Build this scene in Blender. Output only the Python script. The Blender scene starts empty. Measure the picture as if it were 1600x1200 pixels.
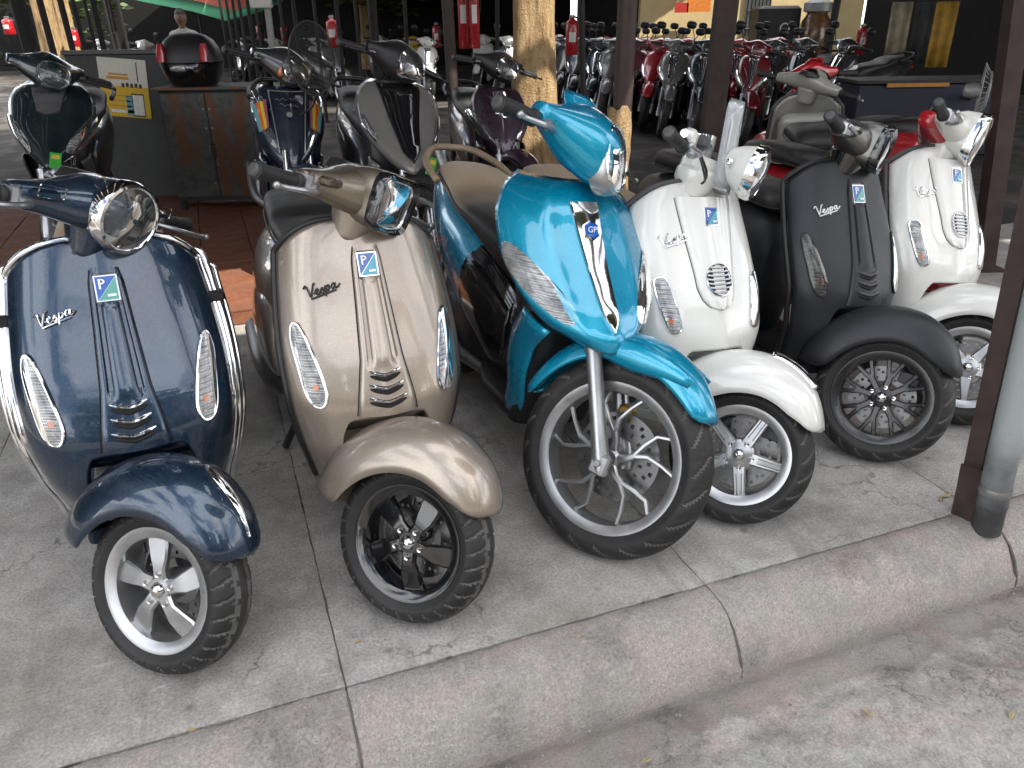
import bpy, math, random
import numpy as np
from mathutils import Matrix, Vector, noise as mnoise

random.seed(7)
SC = bpy.context.scene
COL = SC.collection
R_ = math.radians

# ------------------------------------------------------------------ camera
CAM_H, PITCH, ROLL, FPX = 1.37, R_(25.3), R_(0.8), 1213.0
cam_d = bpy.data.cameras.new('camera')
cam_d.sensor_width = 36.0
cam_d.lens = FPX / 1600.0 * 36.0
cam_d.clip_start, cam_d.clip_end = 0.02, 600.0
cam = bpy.data.objects.new('camera', cam_d)
COL.objects.link(cam)
_f = Vector((0, math.cos(PITCH), -math.sin(PITCH)))
_u = Vector((0, math.sin(PITCH), math.cos(PITCH)))
_r = Vector((1, 0, 0))
_r2 = _r * math.cos(ROLL) - _u * math.sin(ROLL)
_u2 = _u * math.cos(ROLL) + _r * math.sin(ROLL)
cam.matrix_world = Matrix(((_r2.x, _u2.x, -_f.x, 0), (_r2.y, _u2.y, -_f.y, 0), (_r2.z, _u2.z, -_f.z, CAM_H), (0, 0, 0, 1)))
SC.camera = cam

# ------------------------------------------------------------------ world, sun, exposure
KA = R_(20.4)
KE = np.array([math.cos(KA), math.sin(KA), 0.0])       # along the kerb
KN = np.array([math.sin(KA), -math.cos(KA), 0.0])      # towards the street
SUN_EL, SUN_PHI = R_(54), R_(50)
_sh = KE * math.cos(SUN_PHI) + KN * math.sin(SUN_PHI)
SUN_DIR = np.array([_sh[0] * math.cos(SUN_EL), _sh[1] * math.cos(SUN_EL), math.sin(SUN_EL)])

world = bpy.data.worlds.new('World')
SC.world = world
world.use_nodes = True
_nt = world.node_tree
_nt.nodes.clear()
_out = _nt.nodes.new('ShaderNodeOutputWorld')
_bg = _nt.nodes.new('ShaderNodeBackground')
_sky = _nt.nodes.new('ShaderNodeTexSky')
_sky.sky_type = 'NISHITA'
_sky.sun_disc = False
_sky.sun_elevation = SUN_EL
_sky.sun_rotation = math.atan2(SUN_DIR[0], SUN_DIR[1])
_sky.dust_density = 3.0
_tc = _nt.nodes.new('ShaderNodeTexCoord')
_mp = _nt.nodes.new('ShaderNodeMapping')
_mp.inputs['Scale'].default_value = (1, 1, 2.2)
_ns = _nt.nodes.new('ShaderNodeTexNoise')
_ns.inputs['Scale'].default_value = 2.6
_ns.inputs['Detail'].default_value = 7
_ns.inputs['Roughness'].default_value = 0.55
_cr = _nt.nodes.new('ShaderNodeValToRGB')
_cr.color_ramp.elements[0].position = 0.43
_cr.color_ramp.elements[1].position = 0.53
_mx = _nt.nodes.new('ShaderNodeMix')
_mx.data_type = 'RGBA'
_mx.inputs[7].default_value = (15.5, 15.6, 16.0, 1)
_nt.links.new(_tc.outputs['Generated'], _mp.inputs['Vector'])
_nt.links.new(_mp.outputs[0], _ns.inputs['Vector'])
_nt.links.new(_ns.outputs['Fac'], _cr.inputs['Fac'])
_nt.links.new(_cr.outputs['Color'], _mx.inputs[0])
_nt.links.new(_sky.outputs[0], _mx.inputs[6])
_nt.links.new(_mx.outputs[2], _bg.inputs['Color'])
_bg.inputs['Strength'].default_value = 0.13
_nt.links.new(_bg.outputs[0], _out.inputs['Surface'])

sun_d = bpy.data.lights.new('sun', 'SUN')
sun_d.energy = 5.0
sun_d.angle = R_(0.5)
sun_d.color = (1.0, 0.93, 0.82)
sun = bpy.data.objects.new('sun', sun_d)
COL.objects.link(sun)
sun.rotation_euler = Vector((-SUN_DIR[0], -SUN_DIR[1], -SUN_DIR[2])).to_track_quat('-Z', 'Y').to_euler()
sun.location = (0, 0, 12)

SC.view_settings.view_transform = 'Standard'
SC.view_settings.look = 'None'
SC.view_settings.gamma = 1.0
SC.view_settings.exposure = 0.85
SC.cycles.max_bounces = 8
SC.cycles.transparent_max_bounces = 12
SC.cycles.use_denoising = True

# ------------------------------------------------------------------ mesh helpers
def I4(): return np.eye(4)
def T(x, y, z):
    m = np.eye(4); m[:3, 3] = (x, y, z); return m
def RX(d):
    c, s = math.cos(R_(d)), math.sin(R_(d)); m = np.eye(4); m[1, 1] = c; m[1, 2] = -s; m[2, 1] = s; m[2, 2] = c; return m
def RY(d):
    c, s = math.cos(R_(d)), math.sin(R_(d)); m = np.eye(4); m[0, 0] = c; m[0, 2] = s; m[2, 0] = -s; m[2, 2] = c; return m
def RZ(d):
    c, s = math.cos(R_(d)), math.sin(R_(d)); m = np.eye(4); m[0, 0] = c; m[0, 1] = -s; m[1, 0] = s; m[1, 1] = c; return m
def SCL(x, y=None, z=None):
    y = x if y is None else y; z = x if z is None else z
    return np.diag([x, y, z, 1.0])
def raxis(p, d, deg):
    m = Matrix.Translation(Vector(p)) @ Matrix.Rotation(R_(deg), 4, Vector(d)) @ Matrix.Translation(-Vector(p))
    return np.array(m)
def frame(o, x, z):
    """matrix whose local x, z axes follow the given directions, origin o"""
    x = np.array(x, float); x /= np.linalg.norm(x)
    z = np.array(z, float); z -= x * z.dot(x); z /= np.linalg.norm(z)
    y = np.cross(z, x)
    m = np.eye(4); m[:3, 0] = x; m[:3, 1] = y; m[:3, 2] = z; m[:3, 3] = o
    return m
def xf(M, P):
    P = np.asarray(P, float)
    return P @ M[:3, :3].T + M[:3, 3]
def lerp(tab, t):
    xs = [a[0] for a in tab]
    if isinstance(tab[0][1], (tuple, list)):
        return np.array([np.interp(t, xs, [a[1][k] for a in tab]) for k in range(len(tab[0][1]))])
    return float(np.interp(t, xs, [a[1] for a in tab]))
def crom(tab, t):
    """smooth (catmull-rom) interpolation of a table ((x, value), ...)"""
    xs = [a[0] for a in tab]; ys = [np.array(a[1], float) for a in tab]
    n = len(xs)
    if t <= xs[0]: return ys[0]
    if t >= xs[-1]: return ys[-1]
    i = max(k for k in range(n) if xs[k] <= t); i = min(i, n - 2)
    h = xs[i + 1] - xs[i]; s = (t - xs[i]) / h
    def tan(k):
        if k == 0: return (ys[1] - ys[0]) / (xs[1] - xs[0])
        if k == n - 1: return (ys[-1] - ys[-2]) / (xs[-1] - xs[-2])
        a = (ys[k] - ys[k - 1]) / (xs[k] - xs[k - 1]); b = (ys[k + 1] - ys[k]) / (xs[k + 1] - xs[k])
        return np.where(a * b <= 0, 0, 2 * a * b / np.where(a + b == 0, 1, a + b))
    m0, m1 = tan(i) * h, tan(i + 1) * h
    return (2*s**3-3*s*s+1)*ys[i] + (s**3-2*s*s+s)*m0 + (-2*s**3+3*s*s)*ys[i+1] + (s**3-s*s)*m1
def spline(pts, n=8, closed=False):
    """uniform catmull-rom through points"""
    P = [np.array(p, float) for p in pts]; N = len(P); out = []
    segs = N if closed else N - 1
    for i in range(segs):
        if closed: a, b, c, d = P[i-1], P[i], P[(i+1) % N], P[(i+2) % N]
        else: a, b, c, d = P[max(i-1, 0)], P[i], P[i+1], P[min(i+2, N-1)]
        for k in range(n):
            s = k / n
            out.append(.5*((2*b)+(-a+c)*s+(2*a-5*b+4*c-d)*s*s+(-a+3*b-3*c+d)*s**3))
    if not closed: out.append(P[-1])
    return np.array(out)

class G:
    def __init__(s): s.v = []; s.f = []; s.m = []
    def add(s, V, F, mi=0, M=None):
        V = np.asarray(V, float)
        if M is not None: V = xf(M, V)
        o = len(s.v); s.v.extend(map(tuple, V)); s.f.extend([tuple(i + o for i in f) for f in F]); s.m.extend([mi] * len(F) if np.isscalar(mi) else list(mi))
        return s
    def grid(s, P, cu=False, cv=False, mi=0, M=None, flip=False, skip=None, mfun=None):
        P = np.asarray(P, float); nu, nv = P.shape[:2]; F = []; mm = []
        for i in range(nu if cu else nu - 1):
            for j in range(nv if cv else nv - 1):
                if skip and skip(i, j): continue
                a, b, c, d = i*nv+j, ((i+1) % nu)*nv+j, ((i+1) % nu)*nv+(j+1) % nv, i*nv+(j+1) % nv
                F.append((a, d, c, b) if flip else (a, b, c, d)); mm.append(mfun(i, j) if mfun else mi)
        return s.add(P.reshape(-1, 3), F, mm, M)
    def loft(s, rings, caps=True, mi=0, M=None, closed=False):
        rings = [np.asarray(r, float) for r in rings]; n = len(rings[0]); k = len(rings)
        V = np.concatenate(rings); F = []
        for i in range(k if closed else k - 1):
            for j in range(n):
                F.append((i*n+j, i*n+(j+1) % n, ((i+1) % k)*n+(j+1) % n, ((i+1) % k)*n+j))
        if caps and not closed:
            F.append(tuple(range(n))[::-1]); F.append(tuple((k-1)*n+j for j in range(n)))
        return s.add(V, F, mi, M)
    def tube(s, pts, r, n=8, caps=True, mi=0, M=None, closed=False, flat=1.0):
        P = np.asarray(pts, float); k = len(P)
        rr = np.full(k, r) if np.isscalar(r) else np.interp(np.linspace(0, 1, k), np.linspace(0, 1, len(r)), r)
        tg = np.gradient(P, axis=0) if not closed else np.roll(P, -1, 0) - np.roll(P, 1, 0)
        tg /= np.maximum(np.linalg.norm(tg, axis=1, keepdims=True), 1e-9)
        up = np.array([0, 0, 1.]) if abs(tg[0][2]) < .9 else np.array([1., 0, 0])
        rings = []; u = np.cross(tg[0], up); u /= np.linalg.norm(u)
        for i in range(k):
            u = u - tg[i]*u.dot(tg[i]); u /= np.linalg.norm(u); w = np.cross(tg[i], u)
            a = np.arange(n)*2*math.pi/n
            rings.append(P[i] + rr[i]*(np.cos(a)[:, None]*u*flat + np.sin(a)[:, None]*w))
        return s.loft(rings, caps, mi, M, closed)
    def lathe(s, prof, n=32, M=None, mi=0, cap0=False, cap1=False, a0=0, a1=360):
        """profile (r, h) turned about local z"""
        pr = np.asarray(prof, float); full = abs(a1-a0-360) < 1e-6
        a = np.radians(np.linspace(a0, a1, n, endpoint=not full))
        P = np.stack([np.stack([np.cos(t)*pr[:, 0], np.sin(t)*pr[:, 0], pr[:, 1]], 1) for t in a])
        s.grid(P, cu=full, mi=mi, M=M)
        if cap0 and full: V = P[:, 0]; s.add(V, [tuple(range(n))[::-1]], mi, M)
        if cap1 and full: V = P[:, -1]; s.add(V, [tuple(range(n))], mi, M)
        return s
    def box(s, c, d, M=None, mi=0, b=0.0):
        x, y, z = [k/2 for k in d]
        if b <= 0:
            V = [(-x,-y,-z),(x,-y,-z),(x,y,-z),(-x,y,-z),(-x,-y,z),(x,-y,z),(x,y,z),(-x,y,z)]
            F = [(3,2,1,0),(4,5,6,7),(0,1,5,4),(1,2,6,5),(2,3,7,6),(3,0,4,7)]
            V = np.array(V) + np.array(c)
            return s.add(V, F, mi, M)
        def rr(sx, sy, z): 
            q = [(-sx+b,-sy),(sx-b,-sy),(sx,-sy+b),(sx,sy-b),(sx-b,sy),(-sx+b,sy),(-sx,sy-b),(-sx,-sy+b)]
            return np.array([(p[0]+c[0], p[1]+c[1], z+c[2]) for p in q])
        return s.loft([rr(x-b, y-b, -z), rr(x, y, -z+b), rr(x, y, z-b), rr(x-b, y-b, z)], True, mi, M)
    def prism(s, poly, z0, z1, M=None, mi=0):
        p = np.asarray(poly, float); n = len(p)
        return s.loft([np.c_[p, np.full(n, z0)], np.c_[p, np.full(n, z1)]], True, mi, M)
    def fan(s, ring, dome=None, mi=0, M=None, k=1):
        """disc from a ring: k inner rings shrinking to a centre, dome(t) adds an offset vector"""
        ring = np.asarray(ring, float); c = ring.mean(0); n = len(ring); rows = []
        for i in range(k + 1):
            t = 1 - i/(k + 1); row = c + (ring - c)*t
            if dome is not None: row = row + dome(t)
            rows.append(row)
        cc = c + (dome(0) if dome is not None else 0)
        V = np.concatenate(rows + [cc[None]]); F = []
        for i in range(k):
            for j in range(n): F.append((i*n+j, i*n+(j+1) % n, (i+1)*n+(j+1) % n, (i+1)*n+j))
        for j in range(n): F.append((k*n+j, k*n+(j+1) % n, len(V)-1))
        return s.add(V, F, mi, M)

def obj(name, g, mat, parent=None, M=None, sharp=40, solid=0, soff=-1, sub=0, bevel=0, smooth=True):
    me = bpy.data.meshes.new(name)
    V = np.array(g.v)
    if M is not None: V = xf(M, V)
    me.from_pydata([tuple(p) for p in V], [], g.f)
    for m in (mat if isinstance(mat, (list, tuple)) else [mat]): me.materials.append(m)
    if any(g.m): me.polygons.foreach_set('material_index', g.m)
    if smooth:
        me.polygons.foreach_set('use_smooth', [True]*len(me.polygons))
        if sharp < 180: me.set_sharp_from_angle(angle=R_(sharp))
    me.update()
    o = bpy.data.objects.new(name, me); COL.objects.link(o)
    if parent is not None: o.parent = parent
    if solid:
        md = o.modifiers.new('solid', 'SOLIDIFY'); md.thickness = solid; md.offset = soff
    if bevel:
        md = o.modifiers.new('bevel', 'BEVEL'); md.width = bevel; md.segments = 2; md.limit_method = 'ANGLE'; md.angle_limit = R_(40)
    if sub:
        md = o.modifiers.new('sub', 'SUBSURF'); md.levels = sub; md.render_levels = sub
    return o
def tag(o, label=None, cat=None, group=None, kind=None):
    if label: o['label'] = label
    if cat: o['category'] = cat
    if group: o['group'] = group
    if kind: o['kind'] = kind
    return o
def empty(name, loc=(0, 0, 0), rz=0.0, rx=0.0):
    o = bpy.data.objects.new(name, None); COL.objects.link(o)
    o.location = loc; o.rotation_euler = (rx, 0, rz); o.empty_display_size = .1
    return o
def copy_tree(o, parent=None):
    c = o.copy(); COL.objects.link(c); c.parent = parent
    for ch in o.children: copy_tree(ch, c)
    return c
def ring(c, e1, e2, a, b, n=24, ex=2.0):
    """superellipse ring round c in the plane e1, e2"""
    t = np.arange(n)*2*math.pi/n; ct, st = np.cos(t), np.sin(t)
    x = np.sign(ct)*np.abs(ct)**(2/ex)*a; y = np.sign(st)*np.abs(st)**(2/ex)*b
    return np.array(c) + x[:, None]*np.array(e1) + y[:, None]*np.array(e2)
EX, EY, EZ = np.array([1., 0, 0]), np.array([0, 1., 0]), np.array([0, 0, 1.])

# pixel (of the 1600 x 1200 photograph) to a point of the place: used only to read off where things stand
def _ray(px, py):
    d = np.array(_f) + np.array(_r2)*((px-800)/FPX) - np.array(_u2)*((py-600)/FPX); return d
def at(px, py, z=0.0):
    d = _ray(px, py); t = (z-CAM_H)/d[2]; return np.array([0, 0, CAM_H]) + t*d
def aty(px, py, Y):
    d = _ray(px, py); return np.array([0, 0, CAM_H]) + d*(Y/d[1])
# ------------------------------------------------------------------ materials
def new_mat(name):
    m = bpy.data.materials.new(name); m.use_nodes = True
    nt = m.node_tree; b = nt.nodes['Principled BSDF']
    return m, nt, b
def N(nt, t, **kw):
    n = nt.nodes.new(t)
    for k, v in kw.items():
        if k.startswith('_'): setattr(n, k[1:], v)
        else: n.inputs[k].default_value = v
    return n
def L(nt, a, b): nt.links.new(a, b)
def noise_node(nt, scale, detail=4, rough=.55, coord='Object', vec=None):
    if vec is None:
        tc = nt.nodes.new('ShaderNodeTexCoord'); vec = tc.outputs[coord]
    n = N(nt, 'ShaderNodeTexNoise', Scale=scale, Detail=detail, Roughness=rough); L(nt, vec, n.inputs['Vector']); return n
def ramp(nt, fac, stops):
    r = nt.nodes.new('ShaderNodeValToRGB'); cr = r.color_ramp
    while len(cr.elements) < len(stops): cr.elements.new(0.5)
    for e, (p, c) in zip(cr.elements, stops):
        e.position = p; e.color = (c, c, c, 1) if np.isscalar(c) else (*c, 1)
    L(nt, fac, r.inputs['Fac']); return r
def mixc(nt, fac, a, b, mode='MIX'):
    m = nt.nodes.new('ShaderNodeMix'); m.data_type = 'RGBA'; m.blend_type = mode
    for k, v in ((0, fac), (6, a), (7, b)):
        if isinstance(v, bpy.types.NodeSocket): L(nt, v, m.inputs[k])
        elif k == 0: m.inputs[0].default_value = v
        else: m.inputs[k].default_value = (*v, 1)
    return m.outputs[2]
def bump(nt, b, h, strength=.3, dist=.01):
    n = N(nt, 'ShaderNodeBump', Strength=strength, Distance=dist); L(nt, h, n.inputs['Height']); L(nt, n.outputs[0], b.inputs['Normal']); return n

def paint(name, col, metallic=.0, rough=.35, coat=1.0, flake=0.0, dust=.25, peel=.012, col2=None):
    m, nt, b = new_mat(name)
    base = mixc(nt, 0.0, col, col)
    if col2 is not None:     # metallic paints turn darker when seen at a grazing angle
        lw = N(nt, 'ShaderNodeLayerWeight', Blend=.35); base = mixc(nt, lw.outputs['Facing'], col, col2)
    if flake:
        v = nt.nodes.new('ShaderNodeTexVoronoi'); v.inputs['Scale'].default_value = 900
        tc = nt.nodes.new('ShaderNodeTexCoord'); L(nt, tc.outputs['Object'], v.inputs['Vector'])
        r = ramp(nt, v.outputs['Color'], [(0.3, 1-flake), (.8, 1+flake)]); base = mixc(nt, 1.0, base, r.outputs[0], 'MULTIPLY')
    d1 = noise_node(nt, 9, 6, .65); d2 = noise_node(nt, 160, 3, .6)
    dm = N(nt, 'ShaderNodeMath', _operation='MULTIPLY'); L(nt, d1.outputs['Fac'], dm.inputs[0]); L(nt, d2.outputs['Fac'], dm.inputs[1])
    dr = ramp(nt, dm.outputs[0], [(.22, 0.0), (.5, dust)])
    b.inputs['Metallic'].default_value = metallic
    L(nt, mixc(nt, dr.outputs[0], base, (.32, .29, .25)), b.inputs['Base Color'])
    rr = ramp(nt, d1.outputs['Fac'], [(.3, rough*.85), (.75, min(1, rough*1.2))]); L(nt, rr.outputs[0], b.inputs['Roughness'])
    b.inputs['Coat Weight'].default_value = coat
    cr = ramp(nt, dm.outputs[0], [(.2, .012), (.5, .012+dust*.35)]); L(nt, cr.outputs[0], b.inputs['Coat Roughness'])
    if peel:
        pn = noise_node(nt, 55, 2, .5); bp = N(nt, 'ShaderNodeBump', Strength=peel, Distance=.004); L(nt, pn.outputs['Fac'], bp.inputs['Height'])
        L(nt, bp.outputs[0], b.inputs['Normal']); L(nt, bp.outputs[0], b.inputs['Coat Normal'])
    return m
def simple(name, col, rough=.5, metallic=0.0, coat=0.0, var=.15, scale=30, bmp=0.0, bscale=200, spec=.5):
    m, nt, b = new_mat(name)
    n = noise_node(nt, scale, 5, .6)
    r = ramp(nt, n.outputs['Fac'], [(.3, 1-var), (.72, 1+var)])
    L(nt, mixc(nt, 1.0, col, r.outputs[0], 'MULTIPLY'), b.inputs['Base Color'])
    r2 = ramp(nt, n.outputs['Fac'], [(.3, max(.02, rough*.8)), (.75, min(1, rough*1.25))]); L(nt, r2.outputs[0], b.inputs['Roughness'])
    b.inputs['Metallic'].default_value = metallic; b.inputs['Coat Weight'].default_value = coat; b.inputs['Specular IOR Level'].default_value = spec
    if bmp:
        n2 = noise_node(nt, bscale, 3, .6); bump(nt, b, n2.outputs['Fac'], bmp, .003)
    return m
def clear_mat(name, tint=(1, 1, 1), rough=.02, refl=.9, haze=0.0):
    """thin clear plastic or glass: see-through with a fresnel gloss"""
    m = bpy.data.materials.new(name); m.use_nodes = True; nt = m.node_tree; nt.nodes.clear()
    out = nt.nodes.new('ShaderNodeOutputMaterial'); tr = N(nt, 'ShaderNodeBsdfTransparent', Color=(*tint, 1)); gl = N(nt, 'ShaderNodeBsdfGlossy', Roughness=rough, Color=(refl, refl, refl, 1))
    fr = N(nt, 'ShaderNodeFresnel', IOR=1.5); mx = nt.nodes.new('ShaderNodeMixShader')
    L(nt, fr.outputs[0], mx.inputs[0]); L(nt, tr.outputs[0], mx.inputs[1]); L(nt, gl.outputs[0], mx.inputs[2])
    last = mx.outputs[0]
    if haze:
        df = N(nt, 'ShaderNodeBsdfDiffuse', Color=(.75, .78, .78, 1)); m2 = nt.nodes.new('ShaderNodeMixShader'); m2.inputs[0].default_value = haze
        L(nt, last, m2.inputs[1]); L(nt, df.outputs[0], m2.inputs[2]); last = m2.outputs[0]
    L(nt, last, out.inputs['Surface'])
    return m

MT = {}
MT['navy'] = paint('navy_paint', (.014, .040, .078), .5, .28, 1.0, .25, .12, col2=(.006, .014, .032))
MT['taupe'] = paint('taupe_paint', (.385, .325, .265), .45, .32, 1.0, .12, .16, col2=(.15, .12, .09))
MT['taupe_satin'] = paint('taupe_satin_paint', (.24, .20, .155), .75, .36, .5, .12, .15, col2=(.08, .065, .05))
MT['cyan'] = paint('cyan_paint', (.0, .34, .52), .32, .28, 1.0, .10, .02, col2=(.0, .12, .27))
MT['white'] = paint('white_paint', (.74, .745, .70), 0, .30, 1.0, 0, .10)
MT['black_matt'] = paint('matt_black_paint', (.022, .025, .030), .25, .46, .0, 0, .05)
MT['grey_satin'] = paint('satin_grey_paint', (.17, .165, .155), .8, .33, .4, .1, .1)
MT['red'] = paint('red_paint', (.42, .008, .018), .1, .3, 1.0, 0, .08)
MT['teal_dark'] = paint('dark_teal_paint', (.012, .026, .032), .4, .32, 1.0, .2, .12)
MT['navy_dark'] = paint('dark_navy_paint', (.006, .014, .032), .2, .3, 1.0, .1, .10)
MT['grey'] = paint('grey_paint', (.15, .145, .135), .0, .35, .8, .05, .12)
MT['beige'] = paint('beige_grey_paint', (.33, .32, .28), .0, .4, .6, 0, .25)
MT['pink'] = paint('rose_paint', (.36, .10, .16), .3, .3, 1, .1, .1)
MT['maroon'] = paint('maroon_paint', (.16, .006, .014), .2, .3, 1, .1, .1)
MT['silver'] = paint('silver_paint', (.38, .39, .40), .6, .35, .8, .1, .12)
MT['charcoal'] = paint('charcoal_paint', (.035, .036, .04), .3, .3, 1, .1, .12)
MT['purple'] = paint('aubergine_paint', (.035, .016, .03), .2, .3, 1, .1, .12)
MT['chrome'] = simple('chrome', (.78, .79, .80), .07, 1.0, var=.06, scale=25)
MT['alu'] = simple('silver_alloy', (.43, .44, .45), .33, .85, .3, var=.10, scale=18)
MT['steel'] = simple('dull_steel', (.35, .35, .35), .38, .9, var=.2, scale=40)
MT['blackgloss'] = simple('gloss_black', (.008, .008, .009), .12, 0, .8, var=.1)
MT['plastic'] = simple('black_plastic', (.014, .014, .015), .45, 0, 0, var=.25, scale=25, bmp=.1, bscale=500)
MT['plastic_grey'] = simple('grey_plastic', (.07, .07, .072), .5, 0, 0, var=.2, scale=25)
MT['rubber_grip'] = simple('grip_rubber', (.018, .018, .019), .6, 0, 0, var=.3, scale=30, bmp=.2, bscale=700)
MT['seat_black'] = simple('black_vinyl', (.018, .017, .017), .48, 0, 0, var=.3, scale=14, bmp=.25, bscale=420)
MT['seat_brown'] = simple('brown_vinyl', (.26, .19, .125), .5, 0, 0, var=.25, scale=10, bmp=.25, bscale=420)
MT['reflector'] = simple('lamp_reflector', (.60, .61, .62), .20, 1.0, var=.35, scale=90)
MT['lens'] = clear_mat('clear_lens', (.97, .98, .98), .02, 1.0, .04)
MT['lens_smoke'] = clear_mat('smoked_lens', (.40, .39, .36), .03, 1.0, .02)
MT['screen'] = clear_mat('clear_screen', (.90, .92, .93), .02, 1.0, .28)
MT['amber'] = simple('amber_plastic', (.55, .13, .02), .2, 0, .6, var=.2)
MT['redlens'] = simple('red_lens', (.40, .008, .012), .15, 0, .8, var=.2)
MT['blue_badge'] = simple('badge_blue', (.005, .10, .42), .2, 0, .8, var=.05)
MT['teal_badge'] = simple('badge_teal', (.015, .30, .42), .2, 0, .8, var=.05)
MT['green_badge'] = simple('badge_green', (.08, .34, .28), .2, 0, .8, var=.05)
MT['white_print'] = simple('white_print', (.80, .80, .78), .4, var=.05)
MT['green_tag'] = simple('green_tag', (.05, .42, .05), .5, var=.1)
MT['yellow_tag'] = simple('yellow_tag', (.65, .48, .08), .5, var=.1)
MT['dark'] = simple('dark_void', (.006, .006, .006), .8, var=.1)
MT['brass'] = simple('brass', (.50, .33, .11), .35, .9)

def tyre_mat():
    m, nt, b = new_mat('tyre_rubber')
    n = noise_node(nt, 7, 6, .65); n2 = noise_node(nt, 90, 4, .6)
    c = ramp(nt, n.outputs['Fac'], [(.35, (.012, .012, .0125)), (.6, (.022, .0215, .021)), (.8, (.05, .048, .045))])
    L(nt, c.outputs[0], b.inputs['Base Color']); b.inputs['Roughness'].default_value = .62
    bump(nt, b, n2.outputs['Fac'], .25, .003)
    return m
MT['tyre'] = tyre_mat()
MT['tyre_groove'] = simple('dusty_groove', (.10, .096, .088), .9, var=.35, scale=20)

def lit_rear_seat():
    m, nt, b = new_mat('lit_rear_vinyl')
    tc = nt.nodes.new('ShaderNodeTexCoord'); sx = nt.nodes.new('ShaderNodeSeparateXYZ'); L(nt, tc.outputs['Object'], sx.inputs[0])
    n = noise_node(nt, 6, 4, .6); ad = N(nt, 'ShaderNodeMath', _operation='MULTIPLY_ADD'); ad.inputs[1].default_value = .12; L(nt, n.outputs['Fac'], ad.inputs[0]); L(nt, sx.outputs['X'], ad.inputs[2])
    r = ramp(nt, ad.outputs[0], [(0.0, 0), (1, 1)])
    mr = N(nt, 'ShaderNodeMapRange'); mr.inputs[1].default_value = -1.14; mr.inputs[2].default_value = -.88; L(nt, ad.outputs[0], mr.inputs[0])
    c = mixc(nt, mr.outputs[0], (.31, .24, .165), (.015, .014, .014)); L(nt, c, b.inputs['Base Color'])  # tan rear is caught light painted into the colour of dark vinyl
    b.inputs['Roughness'].default_value = .48; n2 = noise_node(nt, 420, 3, .6); bump(nt, b, n2.outputs['Fac'], .25, .003)
    return m
MT['seat_lit_rear'] = lit_rear_seat()

MT['bowl'] = simple('bright_bowl', (.80, .81, .82), .22, .38, var=.10, scale=60)
def signal_reflector():
    m, nt, b = new_mat('signal_reflector'); tc = nt.nodes.new('ShaderNodeTexCoord')
    w = N(nt, 'ShaderNodeTexWave', Scale=26.0, Distortion=1.5, Detail=1.0); w.bands_direction = 'Z'; L(nt, tc.outputs['Object'], w.inputs['Vector'])
    n = noise_node(nt, 28, 2, .5)
    c = ramp(nt, n.outputs['Fac'], [(.34, (.30, .30, .30)), (.5, (.62, .63, .63)), (.66, (.86, .87, .87))]); L(nt, c.outputs[0], b.inputs['Base Color'])
    b.inputs['Metallic'].default_value = .55; b.inputs['Roughness'].default_value = .2; bump(nt, b, w.outputs['Fac'], .8, .010)
    return m
MT['sigref'] = signal_reflector()

MT['disc'] = simple('brake_steel', (.15, .15, .15), .35, .9, var=.2, scale=40)

MT['satin_black'] = simple('satin_black', (.010, .010, .011), .28, 0, .3, var=.2)
# ------------------------------------------------------------------ wheels
WM = RX(90)          # wheel local z points to the rider's right
def tyre_geo(R, rim, w, pattern=None, n=96):
    g = G(); na = 34 if pattern else 18
    if pattern: n = 400
    hs = min((R-rim)*.62, w*.5)
    A = np.linspace(-R_(128), R_(128), na); Th = np.arange(n)*2*math.pi/n
    P = np.zeros((n, na, 3)); dep = np.zeros((n, na))
    for j, a in enumerate(A):
        aa = a
        y = w/2*math.sin(aa) if abs(aa) < math.pi/2 else math.copysign(w/2*(1-.30*(abs(aa)-math.pi/2)/R_(38)), aa)
        r0 = (R-hs)+hs*math.cos(aa) if abs(aa) < math.pi/2 else (R-hs)-(R-hs-rim+.004)*(abs(aa)-math.pi/2)/R_(38)
        for i, t in enumerate(Th):
            d = 0.0
            if pattern and abs(aa) < R_(84):
                u = abs(aa)/R_(84); sg = 1 if aa > 0 else -1
                if pattern == 'block':
                    k = 30; ph = (t*k/(2*math.pi) + (.5 if sg > 0 else 0) + .55*u) % 1
                    if .22 < u and ph < .13: d = 1
                    zz = abs(((t*k/(2*math.pi)*1.0) % 1)-.5)*2
                    if abs(u-(.20+.10*zz)) < .045: d = max(d, .9)
                    if abs(u-(.62+.05*zz)) < .03 and ph > .5: d = max(d, .8)
                else:
                    k = 20; ph = (t*k/(2*math.pi) + (.5 if sg > 0 else 0) + .95*u**1.4) % 1
                    if .15 < u < .88 and ph < .10: d = .9
                    if .45 < u < .8 and abs(ph-.5) < .035: d = .6
            dep[i, j] = d
            r = r0 - d*.0042*abs(math.cos(aa)); yy = y - math.copysign(d*.0042*abs(math.sin(aa)), y)
            P[i, j] = (math.cos(t)*r, math.sin(t)*r, yy)
    g.grid(P, cu=True, mfun=(lambda i, j: 1 if dep[i, j]+dep[(i+1) % n, j]+dep[i, min(j+1, na-1)]+dep[(i+1) % n, min(j+1, na-1)] > 1.7 else 0) if pattern else None)
    return g
def spoke(g, prof, th0):
    rings = []
    for (r, dt, hw, zc, tk) in prof:
        a = th0+dt; er = np.array([math.cos(a), math.sin(a), 0]); et = np.array([-math.sin(a), math.cos(a), 0])
        c = er*r+EZ*zc; h = tk/2; ch = min(hw, h)*.45
        q = [(-hw+ch,-h),(hw-ch,-h),(hw,-h+ch),(hw,h-ch),(hw-ch,h),(-hw+ch,h),(-hw,h-ch),(-hw,-h+ch)]
        rings.append(np.array([c+et*x+EZ*z for x, z in q]))
    g.loft(rings)
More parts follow.
